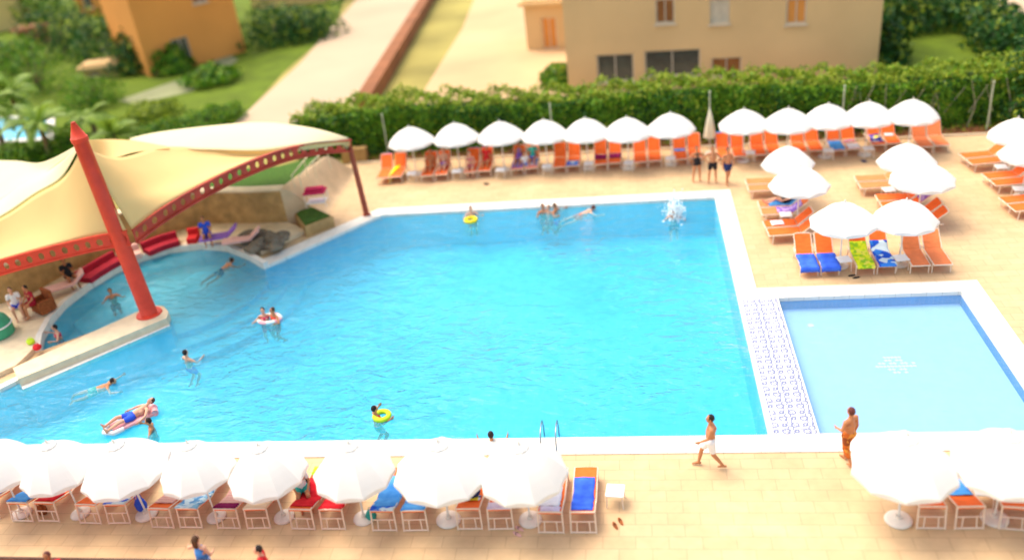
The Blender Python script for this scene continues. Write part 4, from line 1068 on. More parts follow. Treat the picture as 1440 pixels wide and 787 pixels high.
column(d2, dt, .13, .11, MT['dark_steel'], 'slim brown-red post on the paving carrying the right end of the sail', False, 'post')
J0 = PY(180, 333, c0, c0+Vector((1, 0, 0)))
print('MAST', c0, ct, 'POST', d2, dt, 'JOINT', J0)
def curve_pts(px, A, B, n):
    pts = [PY(x, y, A, B) for x, y in px]
    # smooth resample
    L = [0]
    for a, b in zip(pts, pts[1:]): L.append(L[-1]+(b-a).length)
    out = []
    for i in range(n+1):
        s = L[-1]*i/n; k = max(j for j in range(len(L)) if L[j] <= s+1e-9); k = min(k, len(L)-2)
        t = (s-L[k])/(L[k+1]-L[k]); p0 = pts[max(k-1, 0)]; p1 = pts[k]; p2 = pts[k+1]; p3 = pts[min(k+2, len(pts)-1)]
        out.append(.5*((2*p1)+(p2-p0)*t+(2*p0-5*p1+4*p2-p3)*t*t+(3*p1-p0-3*p2+p3)*t**3))
    return out
def truss(px, A, B, h, n, m, label):
    top = curve_pts(px, A, B, n*8); org = top[0].copy()
    root = empty('truss_beam', org)
    def pt(u, v):   # u in panels, v 0 top .. 1 bottom
        i = max(0, min(n*8-1e-6, u*8)); k = int(i); t = i-k; p = top[k].lerp(top[k+1], t)
        return p + Vector((0, 0, -1))*h*v - org
    bm = bmesh.new(); q = 16
    side = Vector((A[1]-B[1], B[0]-A[0], 0)).normalized()
    for p in range(n):
        ci = []; sq = []
        for k in range(q):
            a = 2*PI*k/q+PI/4; c, s = math.cos(a), math.sin(a); mxx = max(abs(c), abs(s))
            sq.append(bm.verts.new(pt(p+.5+.5*c/mxx, .5+.5*s/mxx))); ci.append(bm.verts.new(pt(p+.5+.24*c, .5+.27*s)))
        for k in range(q): bm.faces.new((sq[k], sq[(k+1) % q], ci[(k+1) % q], ci[k]))
    bmesh.ops.remove_doubles(bm, verts=bm.verts, dist=.001); bmesh.ops.recalc_face_normals(bm, faces=bm.faces)
    bmesh.ops.solidify(bm, geom=bm.faces[:], thickness=.05); from_bm('pierced_web', bm, m, root)
    for v_, nm in ((0, 'top_chord'), (1, 'bottom_chord')):
        bm = bmesh.new(); rings = []
        for i in range(0, n*8+1, 2):
            c = pt(i/8, v_); rings.append([bm.verts.new(c+side*sx*.09+Vector((0, 0, sz*.035))) for sx, sz in ((-1, -1), (1, -1), (1, 1), (-1, 1))])
        for a_, b_ in zip(rings, rings[1:]):
            for k in range(4): bm.faces.new((a_[k], a_[(k+1) % 4], b_[(k+1) % 4], b_[k]))
        bm.faces.new(rings[0]); bm.faces.new(rings[-1][::-1]); bmesh.ops.recalc_face_normals(bm, faces=bm.faces)
        from_bm(nm, bm, m, root)
    meta(root, label, 'beam'); return [t.copy() for t in top]
Jl = Vector((J0.x-10, J0.y-2.6, 0))
tR_px = [(186, 324), (230, 291), (300, 251), (372, 219), (430, 203), (493, 197)]
tL_px = [(-150, 402), (-60, 384), (0, 366), (70, 347), (130, 333), (178, 325)]
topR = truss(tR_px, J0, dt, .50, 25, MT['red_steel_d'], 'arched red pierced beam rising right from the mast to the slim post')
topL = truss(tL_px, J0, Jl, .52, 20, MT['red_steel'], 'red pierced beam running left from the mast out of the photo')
print('topR', topR[0], topR[len(topR)//2], topR[-1], 'topL', topL[0], topL[-1])

def resample(pts, n):
    L = [0]
    for a, b in zip(pts, pts[1:]): L.append(L[-1]+(b-a).length)
    out = []
    for i in range(n+1):
        s = L[-1]*i/n; k = min(max(j for j in range(len(L)) if L[j] <= s+1e-9), len(L)-2)
        t = (s-L[k])/max(1e-9, L[k+1]-L[k]); p0 = pts[max(k-1, 0)]; p1 = pts[k]; p2 = pts[k+1]; p3 = pts[min(k+2, len(pts)-1)]
        out.append(.5*((2*p1)+(p2-p0)*t+(2*p0-5*p1+4*p2-p3)*t*t+(3*p1-p0-3*p2+p3)*t**3))
    return out
def sail(e0, e1, sag, m, label, n=48, k=16, extra=None):
    a = resample(e0, n); b = resample(e1, n); bm = bmesh.new(); R = []
    for j in range(k+1):
        v = j/k; R.append([bm.verts.new(a[i].lerp(b[i], v) + Vector((0, 0, -sag*math.sin(PI*v)*math.sin(PI*min(1, max(0, .08+.84*i/n)))*1.0 + (extra(i/n, v) if extra else 0)))) for i in range(n+1)])
    for j in range(k):
        for i in range(n): bm.faces.new((R[j][i], R[j][i+1], R[j+1][i+1], R[j+1][i]))
    bmesh.ops.recalc_face_normals(bm, faces=bm.faces); bmesh.ops.solidify(bm, geom=bm.faces[:], thickness=.012)
    o = from_bm('shade_sail', bm, m, None, True); meta(o, label, 'shade sail', 'sails of the poolside canopy'); return o
Kp = c0 + (ct-c0)*.93
up_ = Vector((0, 0, .04))
fr_edge = [p+up_ for p in topR]
ridge = [Kp, P(165, 222, 5.6), P(230, 207, 4.9), P(300, 210, 4.6), P(370, 212, 4.4), P(440, 203, 4.2), dt+Vector((0, 0, .15))]
sail(fr_edge, ridge, .35, MT['sail'], 'large cream shade sail right of the red mast, above the red pierced arch', extra=lambda u, v: .10*math.sin(v*9+u*5)*v*(1-v)*2)
fl = [p+up_ for p in topL][::-1]
ridgeL = [Kp, P(90, 250, 5.6), P(50, 275, 5.0), P(5, 305, 4.4), P(-70, 340, 4.0), P(-150, 370, 3.9)]
sail([topL[-1]+up_] + fl[1:], ridgeL, .30, MT['sail'], 'cream shade sail left of the red mast, above the left pierced beam')
# back sail: high pale dome
sail([P(183, 198, 4.6), P(240, 208, 4.7), P(300, 210.5, 4.62), P(370, 211, 4.45), P(440, 201, 4.25), dt+Vector((0, .02, .2))],
     [P(183, 197, 4.6), P(230, 186, 4.5), P(300, 177, 4.4), P(370, 172, 4.3), P(440, 180, 4.2), dt+Vector((0, .05, .22))], -.35, MT['sail_pale'], 'pale arched shade sail behind the cream one, reaching the slim post')
sail([Kp+Vector((0, .05, .0)), P(150, 224, 5.62), P(190, 214, 5.2), P(238, 208.5, 4.85)], [Kp+Vector((.1, .2, .15)), P(150, 196, 5.2), P(190, 198, 4.9), P(240, 207, 4.75)], .1, MT['sail'], 'narrow strip of sail just right of the mast top')
sail([Kp+Vector((-.1, .05, .05)), P(70, 238, 5.5), P(30, 262, 4.9), P(0, 282, 4.4), P(-80, 325, 3.9)], [Kp+Vector((-.05, .2, .1)), P(60, 228, 5.0), P(20, 226, 4.2), P(-30, 226, 3.9), P(-130, 232, 3.6)], .25, mat('aged_sail_fabric', (.66, .60, .38), .85, .05, .4), 'pale flat sail behind the mast at the left edge of the photo')  # same cloth as the other sails; dimmer light put into its colour
sail([Kp+Vector((-.1, 0, .02)), P(86, 249, 5.6), P(47, 273, 5.0), P(2, 303, 4.42), P(-80, 343, 4.0)], [Kp+Vector((-.12, .06, .05)), P(72, 237, 5.5), P(30, 260, 4.95), P(0, 281, 4.45), P(-80, 324, 3.95)], -.12, MT['sail_pale'], 'white edged fold of sail running down left from the mast top')
bm = bmesh.new(); tube(bm, [Kp + (ct-c0)*.02, P(140, 228, 5.6)], .02, 6); 

# ------------------------------------------------------------------ cove surrounds
tz = .22
wall_px = [(-60, 440), (-10, 428), (35, 416), (94, 384), (168, 350), (254, 323), (292, 314), (360, 313), (405, 311)]
wallb = [P(x, y, tz) for x, y in wall_px]
wl = resample(wallb, 60); wl2 = [p.to_2d() for p in wl]
# terrace between the cove water and the wall
edge = [Wp(*p) for p in [(350, 366), (320, 354), (285, 351), (240, 356), (200, 368), (160, 387), (125, 409), (95, 432), (75, 455), (63, 478), (60, 496)]]
eo = offset_path(edge, .22, closed=False)
ter = [Vector(P(366, 352, tz)[:2])] + eo[1:] + [P(22, 512, tz).to_2d(), P(-40, 540, tz).to_2d(), P(-90, 450, tz).to_2d()] + wl2[2:] + [P(430, 322, tz).to_2d()]
o = filled('cove_terrace', [ter], tz-.03, MT['ledge'])
band('terrace_face', ter, offset_path(ter, .04), .003, tz-.034, MT['ledge'], closed=True)['kind'] = 'structure'; o['kind'] = 'structure'
wtop = offset_path(wl2, .45, closed=False)
if (wtop[30]-Vector((P(200, 400).x, P(200, 400).y))).length < (wl2[30]-Vector((P(200, 400).x, P(200, 400).y))).length: wtop = offset_path(wl2, -.45, closed=False)
o = band('retaining_wall', wl2, wtop, 0, 1.75, MT['stone_wall']); meta(o, 'curved tan stone retaining wall behind the cove terrace', 'wall')
capi = offset_path(wl2, -.05, closed=False); capo = offset_path(wl2, .5, closed=False)
if (capi[30]-wtop[30]).length < (wl2[30]-wtop[30]).length: capi, capo = offset_path(wl2, .05, closed=False), offset_path(wl2, -.5, closed=False)
cp_ = band('coping_stone', capi, capo, 1.75, 1.83, MT['ledge'], parent=o)
# bench along the wall
bi = [w.lerp(e, 0) for w, e in zip(wl2, wl2)]
sgn = 1 if (offset_path(wl2, .8, closed=False)[30]-wtop[30]).length > (offset_path(wl2, -.8, closed=False)[30]-wtop[30]).length else -1
bo = offset_path(wl2, .85*sgn, closed=False)
def curved_cushion(px, m, label, w=.29, z=tz-.03):
    c = resample([P(x, y, tz+.3) for x, y in px], 12); c = [p.to_2d() for p in c]
    a = offset_path(c, w, closed=False); b = offset_path(c, -w, closed=False)
    root = band('seat_cushion', a, b, z, z+.24, m)
    outer = b if (b[6]-wl2[30]).length < (a[6]-wl2[30]).length else a
    band('back_cushion', outer, offset_path(outer, .18 if outer is a else -.18, closed=False), z, z+.48, m, parent=root)
    meta(root, label, 'cushion', 'cushions on the cove terrace'); return root
curved_cushion([(204, 349), (226, 340), (250, 333)], MT['crimson'], 'long crimson seat cushion right of the mast')
curved_cushion([(118, 388), (140, 374), (168, 358)], MT['crimson'], 'long crimson seat cushion left of the mast')
curved_cushion([(262, 331), (268, 330), (276, 329)], MT['red'], 'short red seat cushion beside the lilac lounger')
curved_cushion([(178, 357), (186, 353), (196, 350)], MT['pinkish'], 'pale pink seat cushion just right of the mast')
def slab_lounger(x, y, rz, m, label, L=1.8):
    q = P(x, y, tz+.35); root = empty('sun_lounger', (q.x, q.y, tz-.03), rz)
    bm = bmesh.new(); box(bm, (0, -.2, .34), (.62, L*.66, .10), bev=.03); from_bm('seat', bm, m, root)
    bm = bmesh.new(); box(bm, (0, L*.36, .52), (.62, .62, .09), Matrix.Rotation(R_(38), 3, 'X'), bev=.03); from_bm('backrest', bm, m, root)
    for sx in (-1, 1):
        for sy in (-.7, .5):
            bm = bmesh.new(); tube(bm, [(sx*.26, sy, .3), (sx*.27, sy, 0)], .022, 6); from_bm('leg', bm, MT['plastic'], root)
    meta(root, label, 'sun lounger'); return root
slab_lounger(306, 331, -1.3, MT['purple'], 'lounger with lilac cushion at the top of the cove')
slab_lounger(338, 335, -1.3, MT['pinkish'], 'pale pink lounger left of the rocks above the cove')
slab_lounger(88, 400, -.9, MT['pinkish'], 'pale lounger on the cove terrace left of the mast')
q = P(293, 335, tz+.2); person('sit', (q.x, q.y, tz-.03), .4, 'person in a blue shirt sitting by the lilac lounger', 'skin1', 'hair1', cloth='blue', top='blue', height=1.7, fine=False, group=gC)
q = P(100, 396, tz+.2); person('sit', (q.x, q.y, tz), .9, 'person in black sitting on the terrace left of the crimson cushion', 'skin3', 'hair1', cloth='black', top='black', height=1.7, fine=False, group=gC)
q = P(30, 444, tz); person('sit', (q.x, q.y, tz), .6, 'person in blue shorts sitting at the far left of the cove', 'skin2', 'hair3', cloth='blue', top='white', height=1.7, fine=False, group=gC)
q = P(52, 440, tz); person('sit', (q.x, q.y, tz), -.4, 'person in crimson sitting beside the brown box chair', 'skin1', 'hair1', True, cloth='crimson', top='crimson', height=1.66, fine=False, group=gC)
# brown box chair
q = P(63, 437, tz); ch = empty('armchair', (q.x, q.y, tz), -.5)
for nm, c, s in (('seat', (0, 0, .22), (.6, .6, .35)), ('backrest', (0, .32, .45), (.72, .12, .8)), ('armrest', (-.34, 0, .3), (.10, .6, .55)), ('armrest', (.34, 0, .3), (.10, .6, .55))):
    bm = bmesh.new(); box(bm, c, s, bev=.03); from_bm(nm, bm, MT['wicker'], ch)
meta(ch, 'brown wicker armchair on the cove terrace at the left', 'armchair')
# green round tent-like shade
q = P(-3, 470, tz); gr = empty('play_tent', (q.x, q.y, tz)); bm = bmesh.new()
lathe(bm, [(0, .95), (.25, .9), (.5, .72), (.62, .42), (.62, .0)], 28); from_bm('dome', bm, MT['green'], gr, True)
bm = bmesh.new(); tube(bm, [(.63*math.cos(a), .63*math.sin(a), .42) for a in [2*PI*k/24 for k in range(25)]], .03, 6); from_bm('hoop', bm, MT['white'], gr)
meta(gr, 'green rounded play tent at the left edge beside the cove', 'tent')
for x, y, m, l, s in ((44, 482, 'lime', 'green beach bag near the left end of the ledge', .15), (53, 490, 'red', 'red beach bag near the left end of the ledge', .15), (24, 432, 'white', 'white beach bag behind the seated people at the far left', .25)):
    q = P(x, y, tz); blob_bag('bag', (q.x, q.y, tz-.03), (s, s, s*1.4), MT[m], l)
# rocks
bm = None
rk = ['leftmost and large', 'small one at the lower left', 'large one in the middle', 'right of the middle', 'behind the middle one', 'rightmost and small', 'lowest, closest to the water', 'lower left corner']
rocks = [(352, 338, .5), (366, 346, .42), (378, 339, .5), (390, 342, .4), (370, 334, .45), (398, 336, .35), (386, 350, .35), (356, 352, .35)]
for i, (x, y, s) in enumerate(rocks):
    q = P(x, y, tz); bm = bmesh.new(); bmesh.ops.create_icosphere(bm, subdivisions=3, radius=s)
    for v in bm.verts:
        v.co *= 1+.5*noise.noise(v.co*2.3/s*.5+Vector((i*7, 0, 0))); v.co.z *= .65
    o = from_bm('rock', bm, MT['rock']); o.location = (q.x, q.y, tz+.12); meta(o, 'grey-brown boulder in the rock heap above the cove, ' + rk[i], 'rock', 'rocks above the cove')
# stub planter
pl = [P(414, 300, .55), P(432, 286, .55), P(468, 303, .55), P(428, 318, .55)]
bm = bmesh.new(); poly_prism(bm, [p.to_2d() for p in pl], .0, .5); o = from_bm('planter', bm, MT['stone_wall']); meta(o, 'low stone planter with grass beside the diagonal pool edge', 'planter')
cx = sum((p for p in pl), Vector())/4
bm = bmesh.new(); poly_prism(bm, [cx.to_2d().lerp(p.to_2d(), .86) for p in pl], .5, .56); from_bm('grass_top', bm, MT['grass'], o)
# raised lawn behind the wall
lawn = [p for p in wtop[::-1]][:34] + [P(240, 240, 1.7).to_2d(), P(390, 232, 1.7).to_2d(), P(450, 228, 1.3).to_2d()]
bm = bmesh.new(); poly_prism(bm, lawn, .0, 1.62); o = from_bm('raised_lawn', bm, MT['grass']); o['kind'] = 'structure'
b = P(455, 228, 1.3)
A_, B_ = Vector((wtop[-1].x, wtop[-1].y, 1.80)), Vector((b.x, b.y, 1.55)); W_ = Vector((wl2[-1].x, wl2[-1].y, 1.80))
C_, D_ = P(505, 236, .004), P(462, 300, .004)
bm = bmesh.new(); n_ = 14; g_ = []
for i in range(n_+1):
    t = i/n_; e = t*t*(3-2*t); row = []
    for top_, bot in ((W_, D_), (A_, D_.lerp(C_, .12)), (B_, C_)):
        p = top_.lerp(bot, t); p.z = top_.z*(1-e)+.004; row.append(bm.verts.new(p))
    g_.append(row)
for i in range(n_):
    for k in range(2): bm.faces.new((g_[i][k], g_[i+1][k], g_[i+1][k+1], g_[i][k+1]))
    lo0 = bm.verts.new((g_[i][0].co.x, g_[i][0].co.y, 0)); lo1 = bm.verts.new((g_[i+1][0].co.x, g_[i+1][0].co.y, 0)); bm.faces.new((g_[i][0], lo0, lo1, g_[i+1][0]))
bmesh.ops.recalc_face_normals(bm, faces=bm.faces)
o = from_bm('paved_ramp', bm, MT['sandstone']); o['kind'] = 'structure'
for i, (a, b) in enumerate((((413, 262), (447, 216)), ((423, 262), (462, 219)))):
    A, B = P(*a, 1.75), P(*b, 2.3)
    rl = empty('handrail', A); bm = bmesh.new(); tube(bm, [Vector((0, 0, .5)), B-A+Vector((0, 0, .4))], .03, 6); from_bm('rail', bm, MT['rail'], rl)
    for t in (0.02, .5, .98):
        bm = bmesh.new(); tube(bm, [(B-A)*t+Vector((0, 0, .48)), Vector(((B-A).x*t, (B-A).y*t, -.1))], .025, 6); from_bm('post', bm, MT['rail'], rl)
    meta(rl, ['cream handrail on the raised lawn, left of two', 'cream handrail on the raised lawn, right of two'][i], 'handrail', 'handrails on the raised lawn')
# magenta covered table
q = P(447, 287, .75); mt = empty('covered_table', (q.x, q.y, .72), .1)
bm = bmesh.new(); box(bm, (0, 0, .68), (1.0, .7, .10), bev=.03); box(bm, (0, 0, .80), (.85, .35, .16), bev=.05); from_bm('cushion_top', bm, MT['magenta'], mt)
bm = bmesh.new(); box(bm, (0, 0, .2), (.85, .55, .05)); from_bm('shelf', bm, MT['white'], mt)
for sx in (-1, 1):
    for sy in (-1, 1):
        bm = bmesh.new(); tube(bm, [(sx*.45, sy*.3, .64), (sx*.47, sy*.32, 0)], .025, 6); from_bm('leg', bm, MT['plastic'], mt)
meta(mt, 'pale cart with magenta cushions beside the stone planter', 'cart')
# low stone wall behind the slim post
q0, q1 = P(484, 229, 0), P(519, 226, 0)
bm = bmesh.new(); box(bm, ((q0.x+q1.x)/2, (q0.y+q1.y)/2, .4), ((q1-q0).length, .5, .8), bev=.04); o = from_bm('stone_pier', bm, MT['stone']); meta(o, 'short tan stone block wall behind the slim post', 'wall')

# ------------------------------------------------------------------ parapet at the near edge
y0 = P(200, 783, 1.1).y; a, b = P(-40, 780, 1.1), P(400, 787, 1.1)
a = a.to_2d() + (a.to_2d()-b.to_2d())*.1; b2 = b.to_2d() + (b.to_2d()-a)*.1
dirv = (b2-a).normalized(); nn = Vector((dirv.y, -dirv.x))
root = band('parapet_wall', [a, b2], [a+nn*1.1, b2+nn*1.1], 0, 1.04, MT['parapet']); meta(root, 'salmon parapet with a dark rail along the bottom left edge of the photo', 'parapet')
bm = bmesh.new(); tube(bm, [Vector((a.x, a.y, 1.09))+Vector((nn.x, nn.y, 0))*.06, Vector((b2.x, b2.y, 1.09))+Vector((nn.x, nn.y, 0))*.06], .035, 8); from_bm('rail', bm, MT['rim_dark'], root)

# ------------------------------------------------------------------ vegetation
def leaves(pts, nrm, size, jitter=.5):
    """leaf quads at pts; returns verts, faces arrays"""
    n = len(pts); a = rng.normal(size=(n, 3)); nv = nrm + jitter*a; nv /= np.linalg.norm(nv, axis=1)[:, None]
    t = np.cross(nv, rng.normal(size=(n, 3))); t /= np.linalg.norm(t, axis=1)[:, None]; b = np.cross(nv, t)
    s = size*rng.uniform(.6, 1.3, n)[:, None]
    v = np.stack([pts - t*s*.5, pts + b*s*.28, pts + t*s*.5, pts - b*s*.28], 1).reshape(-1, 3)
    return v, np.arange(n*4).reshape(-1, 4)
def mesh_np(name, v, f, mats, parent=None, idx=None):
    me = bpy.data.meshes.new(name); n = len(f)
    me.vertices.add(len(v)); me.vertices.foreach_set('co', np.asarray(v, dtype=np.float32).ravel())
    me.loops.add(n*4); me.loops.foreach_set('vertex_index', f.astype(np.int32).ravel())
    me.polygons.add(n); me.polygons.foreach_set('loop_start', np.arange(0, n*4, 4, dtype=np.int32)); me.polygons.foreach_set('loop_total', np.full(n, 4, dtype=np.int32))
    for m in mats: me.materials.append(m)
    if idx is not None: me.polygons.foreach_set('material_index', idx.astype(np.int32))
    me.update(calc_edges=True)
    o = link(bpy.data.objects.new(name, me)); o.parent = parent; return o
# the long hedge
hx0, hx1 = P(432, 200, 1.5).x-1.5, 40
ang = math.atan2(hedge_y(10)-hedge_y(0), 10); hd = Vector((math.cos(ang), math.sin(ang), 0)); hn = Vector((-hd.y, hd.x, 0))
h0 = Vector((hx0, hedge_y(hx0)+.55, 0)); HL = (hx1-hx0)/hd.x; HT = 2.5; HH = 2.5
def hedge_h(u): return HH - .5*np.clip(1-u/6, 0, 1) + .28*np.sin(u*.35)*.6 + .0*u
def hpos(u, w, z): return np.array(h0)[None]+np.outer(u, np.array(hd))+np.outer(w, np.array(hn))+np.outer(z, [0, 0, 1])
n = 52000
u = rng.uniform(0, HL, n); z = rng.beta(1.3, 1.0, n); hh = hedge_h(u); lump = .30*np.sin(u*1.9+np.sin(u*.8)*2)+.15*np.sin(u*4.3+z*5)
front_ = hpos(u, -.05-lump*.5*1 + .35*(1-z)*0 + rng.normal(0, .10, n), z*hh)
nf = np.tile(-np.array(hn), (n, 1))+np.array([0, 0, .5])
n2 = 34000; u2 = rng.uniform(0, HL, n2); w2 = rng.uniform(-.1, HT, n2); l2 = .22*np.sin(u2*2.3+w2*3)+.12*np.sin(u2*5.1-w2*4)
top_ = hpos(u2, w2, hedge_h(u2)+l2+rng.normal(0, .10, n2)+.0)
nt_ = np.tile([0, 0, 1.0], (n2, 1))
pts = np.vstack([front_, top_]); nr = np.vstack([nf, nt_])
v, f = leaves(pts, nr, .20, .7)
patchy = .25+.3*np.sin(u*.9+np.sin(u*.33)*3)*np.sin(z*3+u*.5)
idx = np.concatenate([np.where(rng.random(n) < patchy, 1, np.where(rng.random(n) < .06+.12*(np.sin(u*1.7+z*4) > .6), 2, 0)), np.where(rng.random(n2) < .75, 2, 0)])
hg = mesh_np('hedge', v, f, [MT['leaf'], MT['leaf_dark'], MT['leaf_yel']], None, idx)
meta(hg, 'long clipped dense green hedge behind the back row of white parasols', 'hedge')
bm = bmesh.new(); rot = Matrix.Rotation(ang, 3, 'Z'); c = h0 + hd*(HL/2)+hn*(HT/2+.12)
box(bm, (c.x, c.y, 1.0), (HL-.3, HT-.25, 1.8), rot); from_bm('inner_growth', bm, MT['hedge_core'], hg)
for i in range(15):
    uu = 28.5 + i*.95 + random.uniform(-.3, .3); p = h0 + hd*uu - hn*(.22+random.uniform(0, .1)); bm = bmesh.new()
    tube(bm, [p, p+hd*random.uniform(-.3, .3)+Vector((0, 0, 1.1)), p+hd*random.uniform(-.6, .6)+Vector((0, 0, 2.4))], .035, 5, .012)
    tube(bm, [p+Vector((0, 0, .8)), p+hd*random.uniform(-.9, .9)+Vector((0, 0, 2.1))], .022, 5, .01)
    from_bm('trunk', bm, MT['twig'], hg)
# soil bed and its kerb
def strip(name, w0, w1, z, m, z0=-.06, kind='structure', u0=0, u1=None):
    u1 = HL if u1 is None else u1
    P0 = [h0+hd*u0+hn*w0, h0+hd*u1+hn*w0]; P1 = [h0+hd*u0+hn*w1, h0+hd*u1+hn*w1]
    o = band(name, [p.to_2d() for p in P0], [p.to_2d() for p in P1], z0, z, m); o['kind'] = kind; return o
strip('soil_bed', -1.15, 4.0, .05, MT['soil'], u0=3.5)
strip('bed_kerb', -1.27, -1.15, .09, MT['ledge'], u0=3.5)
v, f = leaves(hpos(rng.uniform(4, HL, 6000), rng.uniform(-1.0, 0, 6000)**1, rng.uniform(.05, .28, 6000)), np.tile([0, 0, 1.0], (6000, 1)), .13, .8)
o = mesh_np('ground_cover', v, f, [MT['leaf'], MT['leaf_yel'], MT['soil']], None, rng.integers(0, 3, 6000)); o['kind'] = 'stuff'; o['label'] = 'dry leaves and low plants on the soil at the foot of the hedge'

def bush(x, y, r, h, m, label, name='bush', n=1600, base=None, cat='bush', group=None, leaf=.22, trunk=True):
    q = P(x, y, 0) if base is None else base
    d = rng.normal(size=(n, 3)); d /= np.linalg.norm(d, axis=1)[:, None]; d[:, 2] = np.abs(d[:, 2])*1.0
    lum = 1+.22*np.sin(d[:, 0]*5+x)*np.cos(d[:, 1]*4+y)+.12*np.sin(d[:, 2]*9+x)
    rad = (rng.random(n)**.28)*lum
    p = np.stack([d[:, 0]*r*rad, d[:, 1]*r*rad, .15+d[:, 2]*h*rad], 1)
    v, f = leaves(p, d, leaf, .6)
    root = mesh_np(name, v, f, m if isinstance(m, list) else [m, MT['leaf_dark'], MT['leaf_yel']], None, rng.choice(3, n, p=[.65, .2, .15]) if not isinstance(m, list) else rng.integers(0, len(m), n))
    root.location = q
    bm = bmesh.new()
    for k in range(4):
        a = k*1.6+x; tube(bm, [(0, 0, -.05), (.15*r*math.cos(a), .15*r*math.sin(a), h*.4), (.5*r*math.cos(a), .5*r*math.sin(a), h*.8)], .06+.02*r, 6, .015)
    from_bm('trunk', bm, MT['bark'], root)
    meta(root, label, cat, group); return root
def palm(x, y, H, L, nfr, label, m='palm_leaf', z=0):
    q = P(x, y, z); root = empty('palm_tree', q); bm = bmesh.new()
    lean = Vector((random.uniform(-.3, .3), random.uniform(-.3, .3), H))
    if H > .3:
        tube(bm, [(0, 0, -.05), lean*.5+Vector((.05, 0, 0)), lean], .2, 10, .13)
        from_bm('trunk', bm, MT['bark'], root, True)
    for k in range(nfr):
        a = 2*PI*k/nfr*1.0 + random.uniform(-.25, .25); el = random.choice([1.1, .7, .3, -.05]) + random.uniform(-.15, .15)
        ln = L*random.uniform(.8, 1.1); pts = []
        for i in range(9):
            t = i/8; e = el - 1.25*t*t; 
            if i == 0: p = lean.copy() if H > .3 else Vector((0, 0, .1))
            else: p = pts[-1]+Vector((math.cos(a)*math.cos(e), math.sin(a)*math.cos(e), math.sin(e)))*ln/8
            pts.append(p)
        bm = bmesh.new(); tube(bm, pts, .03, 4, .008)
        side = Vector((-math.sin(a), math.cos(a), 0))
        for i in range(44):
            t = .1+.9*i/44; s = t*8; kk = min(7, int(s)); c = pts[kk].lerp(pts[kk+1], s-kk); dr = (pts[kk+1]-pts[kk]).normalized()
            wd = ln*.24*math.sin(PI*min(1, t*.85+.12))
            for sg in (-1, 1):
                tip = c + (side*sg*.9 + dr*.55 + Vector((0, 0, -.35)))*wd; w = dr*.035
                bm.faces.new([bm.verts.new(c-w), bm.verts.new(c+w), bm.verts.new(tip)])
        from_bm('frond', bm, MT[m], root)
    meta(root, label, 'palm tree', 'palms left of the hedge'); return root
palm(10, 222, 3.4, 2.5, 18, 'palm at the left edge of the photo in front of the turquoise pool')
palm(75, 232, 2.6, 2.3, 18, 'palm with brown hanging leaves between the left edge and the red mast')
palm(48, 205, 3.6, 2.2, 16, 'palm behind the turquoise pool near the left edge')
palm(172, 212, 1.1, 2.6, 20, 'low yellow-green palm just right of the red mast top')
palm(135, 190, 1.4, 2.0, 14, 'small palm behind the red mast top')
gG = 'bushes left of the canopy'
for i, (x, y, r, h, l) in enumerate([(100, 225, 1.4, 1.8, 'dark green bush below the palms left of the mast'), (55, 232, 1.3, 1.3, 'round bush at the foot of the palm row'), (20, 238, 1.4, 1.4, 'bush at the left edge just above the sail'),
      (230, 196, 1.8, 1.0, 'low leafy bush behind the pale arched sail, left part'), (275, 185, 1.9, .9, 'low leafy bush behind the pale arched sail, middle part'), (130, 150, 2.4, 2.2, 'olive bush behind the low palm'), (60, 130, 3.2, 4.2, 'tall bush above the palms at the left'),
      (215, 165, 2.0, .8, 'low bright bush on the sloping lawn'), (310, 170, 1.6, .9, 'low bush near the pale road')]):
    bush(x, y, r, h, MT['leaf'] if i != 7 else MT['leaf_yel'], l, n=2200, group=gG)
# tree at the right edge
bush(1452, 168, 2.3, 4.2, MT['leaf_dark'], 'dark leafy tree at the right edge of the hedge', 'tree', 3800, cat='tree')
bush(1434, 168, 1.2, .9, MT['leaf_yel'], 'dry yellowish bush at the right edge in front of the dark tree', n=1200)

# thin pale poles
for x0, y0_, x1, y1, l in ((545, 212, 537, 161, 'left of the first back parasol'), (777, 172, 773, 146, 'rising behind the fourth back parasol'), (1002, 188, 998, 129, 'beside the closed parasol'), (1187, 152, 1188, 121, 'rising between the tenth and eleventh back parasols'), (1389, 172, 1398, 115, 'at the right end of the hedge')):
    yy = hedge_y(P(x0, 190).x)-.25
    A = PY(x0, y0_, (0, yy), (1, yy)); B = PY(x1, y1, (0, yy), (1, yy)); A = Vector((A.x, yy, 0)) if x0 in (545, 1389) else Vector((B.x, yy, 0))
    root = empty('garden_pole', A); h = max(2.4, B.z); bm = bmesh.new(); tube(bm, [(0, 0, 0), (B.x-A.x, 0, h)], .035, 8); from_bm('shaft', bm, MT['lamp_pole'], root)
    bm = bmesh.new(); lathe(bm, [(0, .05), (.08, .05), (.08, 0)], 12); from_bm('foot', bm, MT['lamp_pole'], root)
    bm = bmesh.new(); lathe(bm, [(0, .04), (.05, .03), (.05, -.03), (0, -.03)], 12, (B.x-A.x, 0, h)); from_bm('end_cap', bm, MT['lamp_pole'], root)
    meta(root, 'thin pale pole ' + l, 'pole', 'thin poles along the hedge')

